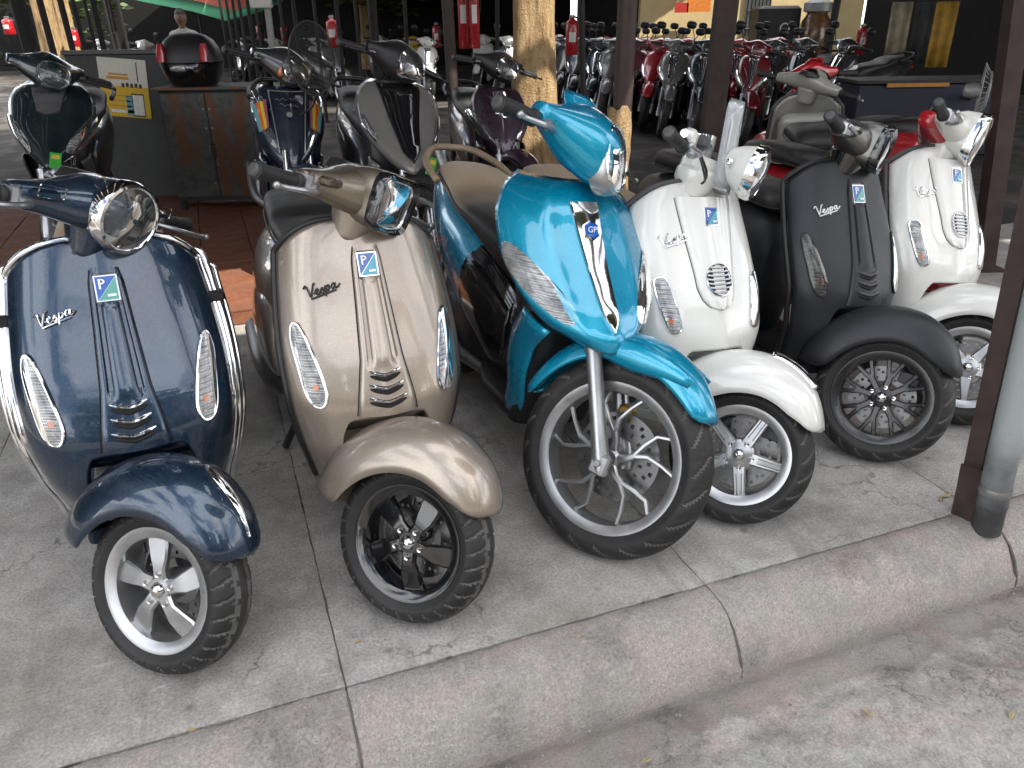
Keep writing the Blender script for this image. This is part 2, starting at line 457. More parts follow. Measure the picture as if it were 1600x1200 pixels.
def rim_geo(R, rim, w, style):
    g = G(); b = w*.42
    pr = [(rim-.020, -b+.006), (rim-.004, -b), (rim+.006, -b-.001), (rim+.008, -b+.006), (rim-.006, -b+.012), (rim-.014, -.012), (rim-.014, .012), (rim-.006, b-.012), (rim+.008, b-.006), (rim+.006, b+.001), (rim-.004, b), (rim-.020, b-.008), (rim-.026, b*.3), (rim-.026, -b*.3), (rim-.020, -b+.006)]
    g.lathe(pr, 72)
    zf = b*.55
    k = rim-.012
    if style == 'petal':
        for i in range(5):
            spoke(g, [(.022, 0, .018, zf, .022), (.05, .02, .017, zf+.004, .02), (.075, .05, .024, zf+.002, .018), (.105, .10, .028, zf-.004, .02), (k, .13, .026, zf-.008, .026)], math.pi/2+i*2*math.pi/5)
        hub = [(.001, zf+.012), (.026, zf+.012), (.034, zf+.006), (.036, -.02), (.03, -.045), (.001, -.045)]
    elif style == 'lx':
        for i in range(5):
            spoke(g, [(.03, 0, .020, zf, .02), (.06, 0, .0185, zf+.003, .02), (.11, 0, .0165, zf, .018), (k, 0, .0185, zf-.003, .02)], -math.pi/2+.35+i*2*math.pi/5)
            spoke(g, [(.055, 0, .009, zf+.010, .012), (.11, 0, .008, zf+.007, .012), (k-.004, 0, .009, zf+.004, .012)], -math.pi/2+.35+i*2*math.pi/5)
        hub = [(.001, zf+.013), (.034, zf+.013), (.045, zf+.006), (.046, -.02), (.03, -.045), (.001, -.045)]
    elif style == 'multi':
        for i in range(8):
            a = i*2*math.pi/8
            spoke(g, [(.03, 0, .011, zf, .016), (.07, 0, .010, zf+.002, .014), (.085, 0, .014, zf+.002, .012)], a)
            for s in (-1, 1):
                spoke(g, [(.078, s*.08, .0075, zf+.002, .012), (.11, s*.15, .0068, zf, .012), (k, s*.19, .009, zf-.006, .014)], a)
        hub = [(.001, zf+.010), (.030, zf+.010), (.040, zf+.004), (.042, -.02), (.03, -.045), (.001, -.045)]
    elif style == 'star':
        for i in range(5):
            spoke(g, [(.025, 0, .022, zf, .02), (.07, 0, .016, zf+.004, .018), (.11, 0, .011, zf, .016), (k, 0, .014, zf-.004, .018)], i*2*math.pi/5)
        hub = [(.001, zf+.012), (.034, zf+.012), (.045, zf+.006), (.046, -.02), (.03, -.045), (.001, -.045)]
    elif style == 'fork':
        for i in range(5):
            a = i*2*math.pi/5+.30
            spoke(g, [(.02, 0, .012, zf*.6, .02), (.05, .10, .010, zf*.6+.003, .02), (.075, .22, .009, zf*.6+.004, .018)], a)
            spoke(g, [(.068, .20, .006, zf*.6+.004, .017), (.11, .46, .0062, zf*.6+.003, .016), (.15, .52, .005, zf*.6, .015), (k, .38, .006, zf*.4, .018)], a)
            spoke(g, [(.068, .20, .006, zf*.6+.004, .017), (.11, .16, .0062, zf*.6+.003, .016), (.15, -.02, .005, zf*.6, .015), (k, -.16, .006, zf*.4, .018)], a)
        hub = [(.001, zf+.004), (.020, zf+.004), (.028, zf-.004), (.03, -.02), (.028, -.045), (.001, -.045)]
    else:
        for i in range(6):
            spoke(g, [(.02, 0, .010, 0, .02), (.06, 0, .008, 0, .016), (k, .0, .009, 0, .018)], i*2*math.pi/6)
        hub = [(.001, .03), (.022, .03), (.024, -.03), (.001, -.03)]
    g.lathe(hub, 28)
    return g, zf
def disc_geo(r0, r1, z):
    g = G(); n, m = 120, 7
    for zz, fl in ((z-.002, True), (z+.002, False)):
        P = np.array([[(math.cos(t)*r, math.sin(t)*r, zz) for r in np.linspace(r0, r1, m)] for t in np.arange(n)*2*math.pi/n])
        g.grid(P, cu=True, flip=fl, skip=lambda i, j: (j == 1 and i % 8 in (0, 1)) or (j == 3 and i % 8 in (3, 4)) or (j == 4 and i % 8 in (6, 7)))
    g.lathe([(r1, z-.002), (r1, z+.002)], n); g.lathe([(r0, z+.002), (r0, z-.002)], n)
    return g
def wheel(parent, name, M, R, rim, w, style, rim_mat, pattern=None, detail=True, spin=0, disc=True, cap='chrome'):
    """rim is the part; tyre, brake disc, hub cap and bolts hang on it"""
    MM = M @ WM @ RZ(spin)
    g, zf = rim_geo(R, rim, w, style)
    rw = obj(name, g, rim_mat, parent, MM, sharp=35)
    tg = tyre_geo(R, rim, w, pattern)
    ty = obj('tyre', tg, [MT['tyre'], MT['tyre_groove']] if pattern else MT['tyre'], rw, MM, sharp=50)
    if detail:
        if disc: obj('brake_disc', disc_geo(.055, .105 if R < .25 else .125, -.03), MT['disc'], rw, MM, sharp=30)
        if style != 'fork':
            obj('hub_cap', G().lathe([(.001, zf+.026), (.010, zf+.025), (.0165, zf+.019), (.019, zf+.010)], 24), MT[cap], rw, MM)
            rb = .036 if style in ('petal', 'multi') else .038
            for i in range(5):
                a = math.pi/2+i*2*math.pi/5 + (0 if style == 'petal' else (.35-math.pi if style == 'lx' else 0))
                obj('bolt', G().lathe([(.0025, zf+.012), (.003, zf+.017), (.0062, zf+.0175), (.0072, zf+.012), (.0072, zf+.006)], 12, T(math.cos(a)*rb, math.sin(a)*rb, 0)), MT['chrome'], rw, MM)
        a = 2.2
        obj('valve', G().tube([(math.cos(a)*(rim-.01), math.sin(a)*(rim-.01), .01), (math.cos(a)*(rim-.03), math.sin(a)*(rim-.03), .016), (math.cos(a)*(rim-.048), math.sin(a)*(rim-.048), .022)], [.005, .004, .0045], 8), MT['plastic'], rw, MM)
    return rw, np.array(xf(MM, np.array(tg.v)))
# ------------------------------------------------------------------ classic step-through scooter with a pressed-steel leg shield
class Shell:
    """a front panel given as x over (y, z): half width and centre line against height, swept back at the sides"""
    def __init__(k, W, X, sweep=.066, edge=.035, ridge=.010, rw=.05, pw=2.3): k.W, k.X, k.sweep, k.edge, k.ridge, k.rw, k.pw = W, X, sweep, edge, ridge, rw, pw
SH_CLASSIC = Shell([(.20, .155), (.30, .178), (.40, .203), (.50, .220), (.62, .225), (.74, .216), (.84, .202), (.90, .190), (.95, .176)],
                   [(.20, -.215), (.30, -.18), (.40, -.152), (.50, -.150), (.57, -.172), (.70, -.238), (.83, -.308), (.95, -.366)])
CUR = [SH_CLASSIC]
def shW(z): return float(crom(CUR[0].W, z))
def S(y, z):
    """front face of the current panel: x for a given y, z"""
    c = CUR[0]; u = min(1.15, abs(y)/shW(z))
    return float(crom(c.X, z)) - .012 - c.sweep*u**c.pw - c.edge*u**9 + c.ridge*math.exp(-(y/c.rw)**2)
def zt(u): return .930 - .050*abs(u)**3 - .035*abs(u)**8
def zb(u):
    u = abs(u); return float(crom([(0, .480), (.42, .472), (.52, .44), (.62, .36), (.75, .285), (.88, .235), (1.0, .222)], u))
def on_shield(y, z, off=0.0):
    e = .002
    dy = (S(y+e, z)-S(y-e, z))/(2*e); dz = (S(y, z+e)-S(y, z-e))/(2*e)
    n = np.array([1, -dy, -dz]); n /= np.linalg.norm(n)
    return np.array([S(y, z), y, z]) + n*off
def patch(outline, off, k=4, dome=.0):
    """disc laid on the shield inside a y, z outline"""
    o = np.asarray(outline, float); c = o.mean(0); n = len(o); rows = []
    for i in range(k):
        t = 1-i/k; q = c+(o-c)*t
        rows.append(np.array([on_shield(y, z, off+dome*(1-t*t)) for y, z in q]))
    V = np.concatenate(rows+[on_shield(c[0], c[1], off+dome)[None]]); F = []
    for i in range(k-1):
        for j in range(n): F.append((i*n+j, (i+1)*n+j, (i+1)*n+(j+1) % n, i*n+(j+1) % n))
    for j in range(n): F.append(((k-1)*n+j, len(V)-1, (k-1)*n+(j+1) % n))
    g = G(); 
    # orientation: make it face +x
    g.add(V, [f[::-1] for f in F] if np.cross(V[1]-V[0], V[F[-1][1]]-V[0])[0] < 0 else F)
    return g
SCRIPT = [[(-.05,.80),(.05,1.0),(.14,.92),(.26,.30),(.33,.02),(.42,.35),(.58,.98),(.70,1.02)],
          [(.52,.22),(.74,.30),(.84,.44),(.76,.52),(.66,.36),(.70,.12),(.84,.08),(.98,.26)],
          [(.98,.26),(1.12,.52),(1.10,.36),(1.20,.20),(1.12,.06),(1.0,.10)],
          [(1.22,.30),(1.36,.54),(1.28,-.30)], [(1.34,.38),(1.48,.54),(1.58,.40),(1.48,.16),(1.34,.16)],
          [(1.96,.46),(1.82,.54),(1.70,.32),(1.78,.12),(1.90,.24),(1.98,.52),(1.96,.18),(2.10,.12),(2.28,.34)],
          [(.33,-.16),(1.0,-.10),(2.0,-.06)]]
def emblem_script(c, size, tilt):
    g = G(); ct, st = math.cos(tilt), math.sin(tilt)
    for s in SCRIPT:
        q = spline([(p[0]*1.12-1.2+.22*p[1], (p[1]-.4)*.72) for p in s], 5)*size
        pts = [on_shield(c[0]+(x*ct-y*st), c[1]+(x*st+y*ct), .0045) for x, y in q]
        g.tube(pts, .0021, 6)
    return g
def rect_round(cx, cy, w, h, r, n=4, shear=0):
    out = []
    for (sx, sy, a0) in ((1, -1, -90), (1, 1, 0), (-1, 1, 90), (-1, -1, 180)):
        for k in range(n+1):
            a = R_(a0+90*k/n); x = sx*(w/2-r)+r*math.cos(a); y = sy*(h/2-r)+r*math.sin(a); out.append((cx+x+shear*y, cy+y))
    return np.array(out)
def badge(parent, place, w, h, second):
    """rectangular badge split by a diagonal, white P on the blue half. place(u, v, off) gives a point"""
    def quadgeo(pts, off):
        g = G(); V = [place(u, v, off) for u, v in pts]; g.add(V, [tuple(range(len(V)))]); return g
    W, Hh = w/2, h/2
    b = obj('badge', G().loft([[place(u, v, -.001) for u, v in ((-W-.003, -Hh-.003), (W+.003, -Hh-.003), (W+.003, Hh+.003), (-W-.003, Hh+.003))], [place(u, v, .0035) for u, v in ((-W-.003, -Hh-.003), (W+.003, -Hh-.003), (W+.003, Hh+.003), (-W-.003, Hh+.003))]]), MT['chrome'], parent, smooth=False)
    obj('badge_field', quadgeo([(-W, -Hh), (W, Hh), (-W, Hh)], .0042), MT['blue_badge'], b, smooth=False)
    obj('badge_field', quadgeo([(-W+.0012, -Hh), (W, -Hh), (W, Hh-.0015)], .0042), MT[second], b, smooth=False)
    lw = w*.11; x0 = -W*.72; x1 = -W*.72+lw; yb, yt = -Hh*.05, Hh*.82
    g = G()
    g.add([place(*p, .0050) for p in ((x0, yb), (x1, yb), (x1, yt), (x0, yt))], [(0, 1, 2, 3)])
    cy = (yt+Hh*.36)/2; rr = (yt-Hh*.36)/2
    arc = [(x1+.25*rr+rr*1.15*math.cos(a), cy+rr*math.sin(a)) for a in np.radians(np.linspace(90, -90, 9))]
    arc = [(x1, yt)]+arc+[(x1, cy-rr)]
    inner = [(x1+(p[0]-x1)*.55, cy+(p[1]-cy)*.45) for p in arc]
    V = [place(*p, .0050) for p in arc+inner]; n = len(arc)
    g.add(V, [(i, i+1, n+i+1, n+i) for i in range(n-1)])
    obj('badge_letter', g, MT['white_print'], b, smooth=False)
    obj('badge_stripe', quadgeo([(0, -Hh*.74), (W*.8, -Hh*.74), (W*.8, -Hh*.52), (0, -Hh*.52)], .0050), MT['white_print'], b, smooth=False)
    return b

def headlamp(parent, M, rad, mats, shape=None, depth=.05, ringw=.010, rib=True):
    """lamp looking along local +z: chrome ring, bowl, bulb shield and lens. shape(a) scales the radius"""
    sh = shape or (lambda a: 1.0); n = 48; A = np.arange(n)*2*math.pi/n; k = np.array([sh(a) for a in A])
    def rg(r, z): return np.stack([np.cos(A)*r*k, np.sin(A)*r*k, np.full(n, z)], 1)
    rim = obj('headlamp', G().loft([rg(rad+ringw*.8, -.03), rg(rad+ringw, -.006), rg(rad+ringw*.7, .004), rg(rad+ringw*.2, .006), rg(rad-.002, .0), rg(rad-.003, -.006)], caps=False), mats[0], parent, M)
    bowl = G(); rows = []
    for t in np.linspace(1, .16, 9):
        z = -depth*(1-t*t)-.004; q = rg((rad-.002)*t, z)
        fac = np.where((np.arange(n)//3) % 2 == 0, .0, .003*t*(1-t)*4); q[:, 2] += fac; rows.append(q)
    bowl.loft(rows[::-1], caps=False); obj('lamp_bowl', bowl, MT['bowl'], rim, M, sharp=12)
    obj('bulb_shield', G().lathe([(.001, -depth*.45), (.006, -depth*.47), (.011, -depth*.6), (.0115, -depth*.9)], 20), MT['chrome'], rim, M)
    if rib:
        obj('lamp_divider', G().box((0, 0, -depth*.5), (rad*1.5, .003, depth*.5)), MT['reflector'], rim, M)
    g = G(); rows = [rg((rad-.002)*t, .004+.012*(1-t*t)) for t in np.linspace(1, .08, 7)]; g.loft(rows[::-1], caps=False)
    obj('lamp_lens', g, MT['lens'], rim, M)
    return rim

def grip_set(parent, M, s, ln=.125, white=False, lever=True, housing='plastic', y0=.20, x0=-.012, droop=0, levermat='alu'):
    """handlebar end on side s (+1 rider's left): grip, end cap, switch housing, brake lever"""
    B = M @ T(x0, s*y0, 0) @ RZ(s*8) @ RX(-s*droop) @ (RX(-90) if s > 0 else RX(90))      # local z along the bar outwards
    gp = obj('grip', G().lathe([(.0135, 0), (.0205, .004), (.0205, .010), (.0165, .014)] + [(.0168+.0010*(i % 2), .018+i*.006) for i in range(int((ln-.03)/.006))] + [(.0185, ln-.012), (.0195, ln-.006), (.0195, ln), (.013, ln+.002)], 24, cap1=False), MT['rubber_grip'], parent, B, sharp=25)
    obj('bar_end', G().lathe([(.001, ln+.010), (.012, ln+.009), (.0155, ln+.005), (.0155, ln-.001)], 20), MT['plastic_grey'], gp, B)
    if lever:
        p = spline([(x0+.028, s*(y0-.045), -.006), (x0+.052, s*(y0+.0), -.010), (x0+.060, s*(y0+.05), -.014), (x0+.050, s*(y0+.105), -.018), (x0+.050, s*(y0+.128), -.018)], 6)
        lv = G().tube(p, [.007, .0075, .0065, .0055, .0055], 8, flat=1.0)
        lv.add(*sphere(.0085, 10, 8), M=T(*p[-1]))
        obj('brake_lever', lv, MT[levermat], parent, M)
        obj('lever_mount', G().box((x0+.022, s*(y0-.03), -.004), (.030, .04, .026), b=.006), MT['steel'], parent, M)
def sphere(r, n=16, m=10, sx=1, sy=1, sz=1):
    V = [(0, 0, -r*sz)]; F = []
    for i in range(1, m):
        a = -math.pi/2+math.pi*i/m
        for j in range(n): V.append((r*math.cos(a)*math.cos(2*math.pi*j/n)*sx, r*math.cos(a)*math.sin(2*math.pi*j/n)*sy, r*math.sin(a)*sz))
    V.append((0, 0, r*sz)); top = len(V)-1
    for j in range(n): F.append((0, 1+(j+1) % n, 1+j)); F.append((top, 1+(m-2)*n+j, 1+(m-2)*n+(j+1) % n))
    for i in range(m-2):
        for j in range(n): F.append((1+i*n+j, 1+i*n+(j+1) % n, 1+(i+1)*n+(j+1) % n, 1+(i+1)*n+j))
    return V, F

def steer_matrix(deg, rake=26.5, x0=.08):
    return raxis((x0, 0, 0), (-math.sin(R_(rake)), 0, math.cos(R_(rake))), deg)
def fender_geo(R, tab, nph=44, ns=22, crease=.0):
    """tab: (angle, ridge radius, half width, side drop)"""
    P = []
    a0, a1 = tab[0][0], tab[-1][0]
    for i in range(nph):
        ph = a0+(a1-a0)*i/(nph-1)
        rr, hw, dp = crom([(t[0], t[1:4]) for t in tab], ph)
        # close the two ends in a round tip
        e = min(1.0, min(ph-a0, a1-ph)/9.0); e = math.sqrt(max(0.0, 1-(1-e)**2)); hw = hw*(.25+.75*e); dp = dp*(.2+.8*e)
        row = []
        for j in range(ns):
            s = -1+2*j/(ns-1); q = abs(s)*math.pi/2
            y = math.copysign(hw*math.sin(q)**.85, s) if s else 0.0
            r = rr-dp*(1-math.cos(q))**1.15+crease*math.exp(-(s/.16)**2)
            row.append((math.cos(R_(ph))*r, y, R+math.sin(R_(ph))*r))
        P.append(row)
    return G().grid(np.array(P))
def seat_geo(secs, n=28, ex=2.8):
    """secs: x, half width, z bottom, z top"""
    rings = []
    for (x, hw, z0, z1) in secs: rings.append(ring((x, 0, (z0+z1)/2), EY, EZ, hw, (z1-z0)/2, n, ex))
    return G().loft(rings)
def dense(secs, k=5):
    xs = [(i, s) for i, s in enumerate(secs)]
    return [tuple(crom(xs, i/k)) for i in range((len(secs)-1)*k+1)]

def naked_bars(root, HM, sp):
    """bare handlebar with separate lamp bucket, clock cup and small fly screen"""
    P = sp['paint']
    obj('collar', G().lathe([(.058, -.06), (.066, -.045), (.066, -.02), (.060, -.012), (.060, .012), (.054, .020), (.001, .022)], 32, T(.01, 0, 0)), P, root, HM, sharp=35)
    obj('clock_cup', G().lathe([(.036, .020), (.040, .026), (.047, .075), (.048, .082), (.043, .084), (.001, .080)], 32, T(.0, 0, 0) @ RY(-12)), MT['chrome'], root, HM, sharp=35)
    obj('handlebar', G().tube(spline([(-.012, -.24, .028), (-.008, -.17, .030), (.0, -.09, .028), (.0, -.05, .02), (0, .05, .02), (.0, .09, .028), (-.008, .17, .030), (-.012, .24, .028)], 5), .0115, 12), MT['chrome'], root, HM)
    for s in (-1, 1):
        obj('switch_housing', G().box((-.008, s*.185, .028), (.046, .040, .055), b=.009), P, root, HM)
        obj('master_cylinder', G().box((.016, s*.115, .042), (.038, .05, .036), b=.008), MT['plastic_grey'], root, HM)
        for q in range(2):
            obj('cable', G().tube(spline([(.022, s*(.150+.02*q), .012), (.055, s*(.12+.03*q), -.03-.01*q), (.05, s*.07, -.05), (.03, s*.04, -.06)], 6), .0036, 6), MT['plastic'], root, HM)
    LM = HM @ T(.182, 0, .018) @ RY(96) @ RZ(90)
    obj('headlamp_shell', G().lathe([(.001, -.118), (.026, -.116), (.044, -.104), (.062, -.070), (.074, -.030), (.078, -.010), (.078, -.004)], 40), P, root, LM, sharp=180)
    headlamp(root, LM, .068, [MT['chrome']], None, .055, .013)
    obj('lamp_bolt', G().lathe([(.001, .008), (.008, .006), (.011, 0)], 16, T(.10, -.071, .02) @ RX(90)), MT['chrome'], root, HM)
    obj('lamp_bracket', G().box((.09, 0, -.048), (.05, .05, .022), b=.004), MT['steel'], root, HM)
    rows = []
    for i in range(14):
        t = i/13; z = -.05+.255*t; hw_ = .066*(1-.22*t)*math.sqrt(max(.02, 1-max(0, (t-.72)/.28)**2))
        rows.append([(.115-.045*t-.040*q*q, q*hw_, z) for q in np.linspace(-1, 1, 11)])
    obj('fly_screen', G().grid(np.array(rows)), MT['screen'], root, HM, sharp=180, solid=.003)
def vespa(name, sp):
    root = empty(name); CUR[0] = sp.get('shell', SH_CLASSIC)
    P, ST = sp['paint'], steer_matrix(sp.get('steer', 45))
    body = sp.get('body', P); R, rim, w = sp.get('R', .208), sp.get('rim', .140), sp.get('w', .116)
    trim = MT[sp.get('trim', 'plastic')]
    # --- front wheel, arm, caliper
    fw, tv = wheel(root, 'front_wheel', ST @ T(0, 0, R), R, rim, w, sp['wheel'], MT[sp['rimmat']], sp.get('tread', 'block'), spin=sp.get('spin', 0))
    g = G().tube(spline([(.0, .085, R), (-.05, .095, R+.02), (-.075, .075, R+.10), (-.085, .02, R+.17), (-.10, 0, R+.25)], 6), [.024, .024, .022, .024, .026], 12)
    obj('front_arm', g, MT['plastic_grey'], root, ST)
    obj('brake_caliper', G().box((.055, .045, R+.085), (.075, .040, .05), M=None, b=.008), MT['plastic_grey'], root, ST)
    # --- fender
    ft = sp.get('fender', [(38, .236, .064, .030), (50, .254, .080, .060), (64, .276, .091, .094), (90, .296, .098, .112), (120, .299, .101, .116), (150, .296, .099, .108), (174, .288, .088, .085)])
    fo = obj('front_fender', fender_geo(R, ft, crease=.004), P, root, ST, sharp=180, solid=.005)
    if sp.get('crest'):
        pts = []
        for side in (0, 1): pass
        gg = G(); rows = []
        for i in range(16):
            ph = 84-38*i/15; rr, hw, dp = crom([(t[0], t[1:4]) for t in ft], ph); wd = .0195*math.sin(math.pi*min(1, (i/15)**.7*.93+.07))**.8+.001
            rows.append([(math.cos(R_(ph))*(rr+.004+.010*(1-(s/1.0)**2)), s*wd, R+.0+math.sin(R_(ph))*(rr+.004+.010*(1-s*s))) for s in np.linspace(-1, 1, 9)])
        gg.grid(np.array(rows)); obj('fender_crest', gg, MT['chrome'], fo, ST, sharp=180, solid=.004)
    if sp.get('bumper'):
        rows = []
        for i in range(14):
            ph = 92-30*i/13; rr, hw, dp = crom([(t[0], t[1:4]) for t in ft], ph)
            rows.append([(math.cos(R_(ph))*(rr-.0+.016*(1-s*s)+.004), s*.034, R+.0+math.sin(R_(ph))*(rr+.016*(1-s*s)+.004)) for s in np.linspace(-1, 1, 9)])
        obj('fender_bumper', G().grid(np.array(rows)), MT['chrome'], fo, ST, sharp=180, solid=.008)
    # --- leg shield
    nu, nv = 61, 56; grid = np.zeros((nu, nv, 3))
    for i in range(nu):
        u = -1+2*i/(nu-1)
        for j in range(nv):
            z = zb(u)+(zt(u)-zb(u))*j/(nv-1); y = u*shW(z); grid[i, j] = (S(y, z), y, z)
    sh = obj('leg_shield', G().grid(grid), P, root, sharp=180, solid=.028)
    inner = grid.copy(); inner[:, :, 0] -= .036; inner[:, :, 1] *= .955
    inner = inner[2:-2, 2:-2]
    obj('inner_shield', G().grid(inner, flip=True), sp.get('inner', MT['plastic_grey']), root, sharp=180, solid=.02)
    gb = []
    for z_, a_, b_ in ((.42, .02, .13), (.45, .045, .15), (.60, .060, .165), (.74, .062, .165), (.79, .045, .15), (.81, .015, .12)): gb.append(ring((float(crom(CUR[0].X, z_))-.085-a_*.6, 0, z_), EX, EY, a_, b_, 28, 3.4))
    obj('glove_box', G().loft(gb), sp.get('inner', MT['plastic_grey']), root, sharp=180)
    edge = np.concatenate([grid[0, 3:], grid[1:-1, -1], grid[-1, :2:-1]])
    edge = edge-np.array([.016, 0, 0]); edge[:, 1] *= 1.012
    obj('edge_trim', G().tube(edge, .0095, 8), trim, root, sharp=180)
    # --- centre panel (horn cover)
    if sp['style'] in ('primavera', 'sprint'):
        Z = np.linspace(.487, .872, 44)
        def hw(z): return lerp([(.48, .072), (.53, .066), (.62, .050), (.75, .040), (.84, .034), (.875, .026)], z)
        rows = []
        prof = [(-1.06, -.003), (-1.0, .0045), (-.92, .0075), (-.80, .0082), (-.74, .0082), (-.69, .001), (-.52, .0005), (-.46, .009), (-.25, .0125), (0, .0135), (.25, .0125), (.46, .009), (.52, .0005), (.69, .001), (.74, .0082), (.80, .0082), (.92, .0075), (1.0, .0045), (1.06, -.003)]
        for z in Z:
            row = []
            for (u, h) in prof:
                hh = h
                k = 1.0
                if z < .615: k = max(0, (z-.598)/.017)      # grooves stop above the grille
                if z > .79: k = max(0.0, 1-(z-.79)/.012)
                if abs(u) < .73: hh = h*k+.0082*(1-k) if z < .7 else h*k+.003*(1-k)
                if z > .862: hh = min(hh, .004)
                row.append(on_shield(u*hw(z), z, hh))
            rows.append(row)
        hc = obj('horn_cover', G().grid(np.array(rows), flip=True), sp.get('tie', P), root, sharp=60)
        for s in (-1, 1):
            obj('panel_seam', G().tube([on_shield(s*hw(z)*1.07, z, .0) for z in np.linspace(.487, .868, 30)], .0016, 6), MT['dark'], hc)
        for k in range(3):
            zc = .582-.030*k; ww = .036+.004*k
            for (dz, mt, nm, r) in ((0, 'chrome' if not sp.get('black') else 'plastic_grey', 'grille_bar', .0042), (-.010, 'dark', 'grille_slot', .0060)):
                pts = [on_shield(q*ww, zc+dz+.010*abs(q)**1.2-.006*(1 if False else 0), .0105 if nm == 'grille_bar' else .0062) for q in np.linspace(-1, 1, 15)]
                obj(nm, G().tube(pts, [r*.5, r, r, r*1.1, r, r, r*.5], 8), MT[mt], hc)
        bz, bw, bh = .826, .040, .052
        obj('badge_recess', patch(rect_round(0, bz, bw+.012, bh+.012, .008), .0052), MT['blackgloss'], root, sharp=60)
        badge(root, lambda u, v, o: on_shield(u, bz+v*.93, .0062+o), bw, bh, sp.get('badge2', 'teal_badge'))
    else:
        # one-piece centre panel with a round or shield-shaped grille
        gz = sp.get('gz', .665)
        def hw(z): return lerp([(gz-.075, .012), (gz-.068, .034), (gz-.05, .052), (gz-.02, .063), (gz+.02, .066), (.80, .082), (.885, .092)], z)
        rows = []
        for z in np.concatenate([np.linspace(gz-.075, gz-.045, 12), np.linspace(gz-.04, .888, 34)]):
            rows.append([on_shield(u*hw(z), z, h) for (u, h) in ((-1.05, -.003), (-1, .005), (-.93, .0085), (-.7, .0095), (-.35, .0105), (-.28, .013), (0, .014), (.28, .013), (.35, .0105), (.7, .0095), (.93, .0085), (1, .005), (1.05, -.003))])
        hc = obj('horn_cover', G().grid(np.array(rows), flip=True), P, root, sharp=50)
        for s in (-1, 1):
            obj('panel_seam', G().tube([on_shield(s*hw(z)*1.06, z, .0) for z in np.linspace(gz-.07, .885, 40)], .0015, 6), MT['dark'], hc)
        gr = .040; out = [(gr*math.cos(a)*.95, gz+gr*math.sin(a)*1.05) for a in np.linspace(0, 2*math.pi, 32, endpoint=False)]
        if sp['style'] == 'lx_shield': out = [(y*(1.0 if z > gz else .95), z) for y, z in rect_round(0, gz, .068, .082, .03)]
        obj('grille_recess', patch(out, .0128), MT['dark'], root)
        obj('grille_ring', G().tube([on_shield(y, z, .0145) for y, z in out], .0032, 6, closed=True), MT['chrome'] if sp['style'] == 'lx' else P, root)
        for k in range(7):
            zz = gz-.032+k*.0107
            yy = math.sqrt(max(1e-6, 1-((zz-gz)/.043)**2))*gr*.93
            obj('grille_bar', G().tube([on_shield(q*yy, zz+.002*q*q, .0155) for q in np.linspace(-1, 1, 9)], .0034, 6), MT['alu'], root)
        bz = .835; badge(root, lambda u, v, o: on_shield(u, bz+v*.93, .0135+o), .036, .046, sp.get('badge2', 'teal_badge'))
    # --- script emblem on the rider's right
    obj('script_emblem', emblem_script(sp.get('script', (-.118, .775)), sp.get('script_size', .034), sp.get('script_tilt', .30)), MT[sp.get('emblem', 'chrome')], root)
    # --- turn signals
    for s in (-1, 1):
        if sp['style'] in ('primavera', 'sprint'):
            ol = [(.028, .090), (.012, .086), (-.008, .035), (-.026, -.030), (-.030, -.066), (-.018, -.090), (.004, -.088), (.020, -.060), (.030, .0), (.036, .055)]
            cy, cz = .168, .605
        else:
            ol = [(.026, .062), (-.004, .066), (-.020, .02), (-.034, -.045), (-.034, -.068), (-.012, -.078), (.006, -.060), (.022, -.01), (.030, .035)]
            cy, cz = .158, .605
        o2 = spline([(s*(cy+a*.88), cz+b) for a, b in ol], 4, True)
        lam = obj('turn_signal', patch(o2, .0028), MT['sigref'], root, sharp=50)
        o3 = o2.mean(0)+(o2-o2.mean(0))*.97
        obj('indicator_bulb', patch(spline([(s*(cy-.005+.007*math.cos(a)), cz-.046+.008*math.sin(a)) for a in np.linspace(0, 6.28, 8, endpoint=False)], 2, True), .0046), MT['amber'], lam)
        obj('signal_lens', patch(o3, .0075, dome=.004), MT[sp.get('lens', 'lens')], lam, sharp=180)
        obj('signal_frame', G().tube([on_shield(y, z, .0035) for y, z in o2], .0034, 6, closed=True), MT[sp.get('sframe', 'chrome')], lam)
    # --- steering column and headset (steered)
    zc = sp.get('headz', .972); xc = .08-math.tan(R_(26.5))*zc
    HM = ST @ T(xc, 0, zc)
    g = G(); rings = []
    for t in np.linspace(0, 1, 8):
        z = -.105+.085*t; rings.append(ring((.010+.012*t, 0, z), EX, EY, .040+.028*t, .044+.026*t, 28, 2.3))
    g.loft(rings); obj('steering_column_cover', g, sp.get('head2', P), root, HM, sharp=180)
    hp = sp.get('headpaint', P); lampk = sp.get('lamp', 'hex' if sp['style'] == 'sprint' else 'round')
    if lampk == 'naked': naked_bars(root, HM, sp)
    else:
        secs = [(-.205, -.012, .004, .024, .026), (-.185, -.010, .006, .030, .030), (-.15, -.004, .008, .040, .034), (-.11, .006, .010, .052, .042), (-.07, .016, .014, .068, .052), (-.035, .022, .018, .078, .058), (0, .024, .020, .082, .060)]
        secs = secs+[(-a, b, c, d, e) for a, b, c, d, e in secs[-2::-1]]
        rings = []
        for q in dense(secs, 4):
            y, x, z, a, b = q; rr = ring((x, y, z), EX, EZ, a, b, 32, 2.5)
            rr[:, 2] -= .22*(rr[:, 0]-x)*(1 if True else 0)*max(0, 1-abs(y)/.2)*.8    # hood slopes down to the front
            rings.append(rr)
        obj('headset', G().loft(rings), sp.get('headrear', hp), root, HM, sharp=180)
        if sp.get('rearcover'):
            obj('headset_rear', G().loft([q*np.array([.93, .96, .93])+np.array([-.052, 0, -.014]) for q in rings[6:-6]]), sp['rearcover'], root, HM, sharp=180)
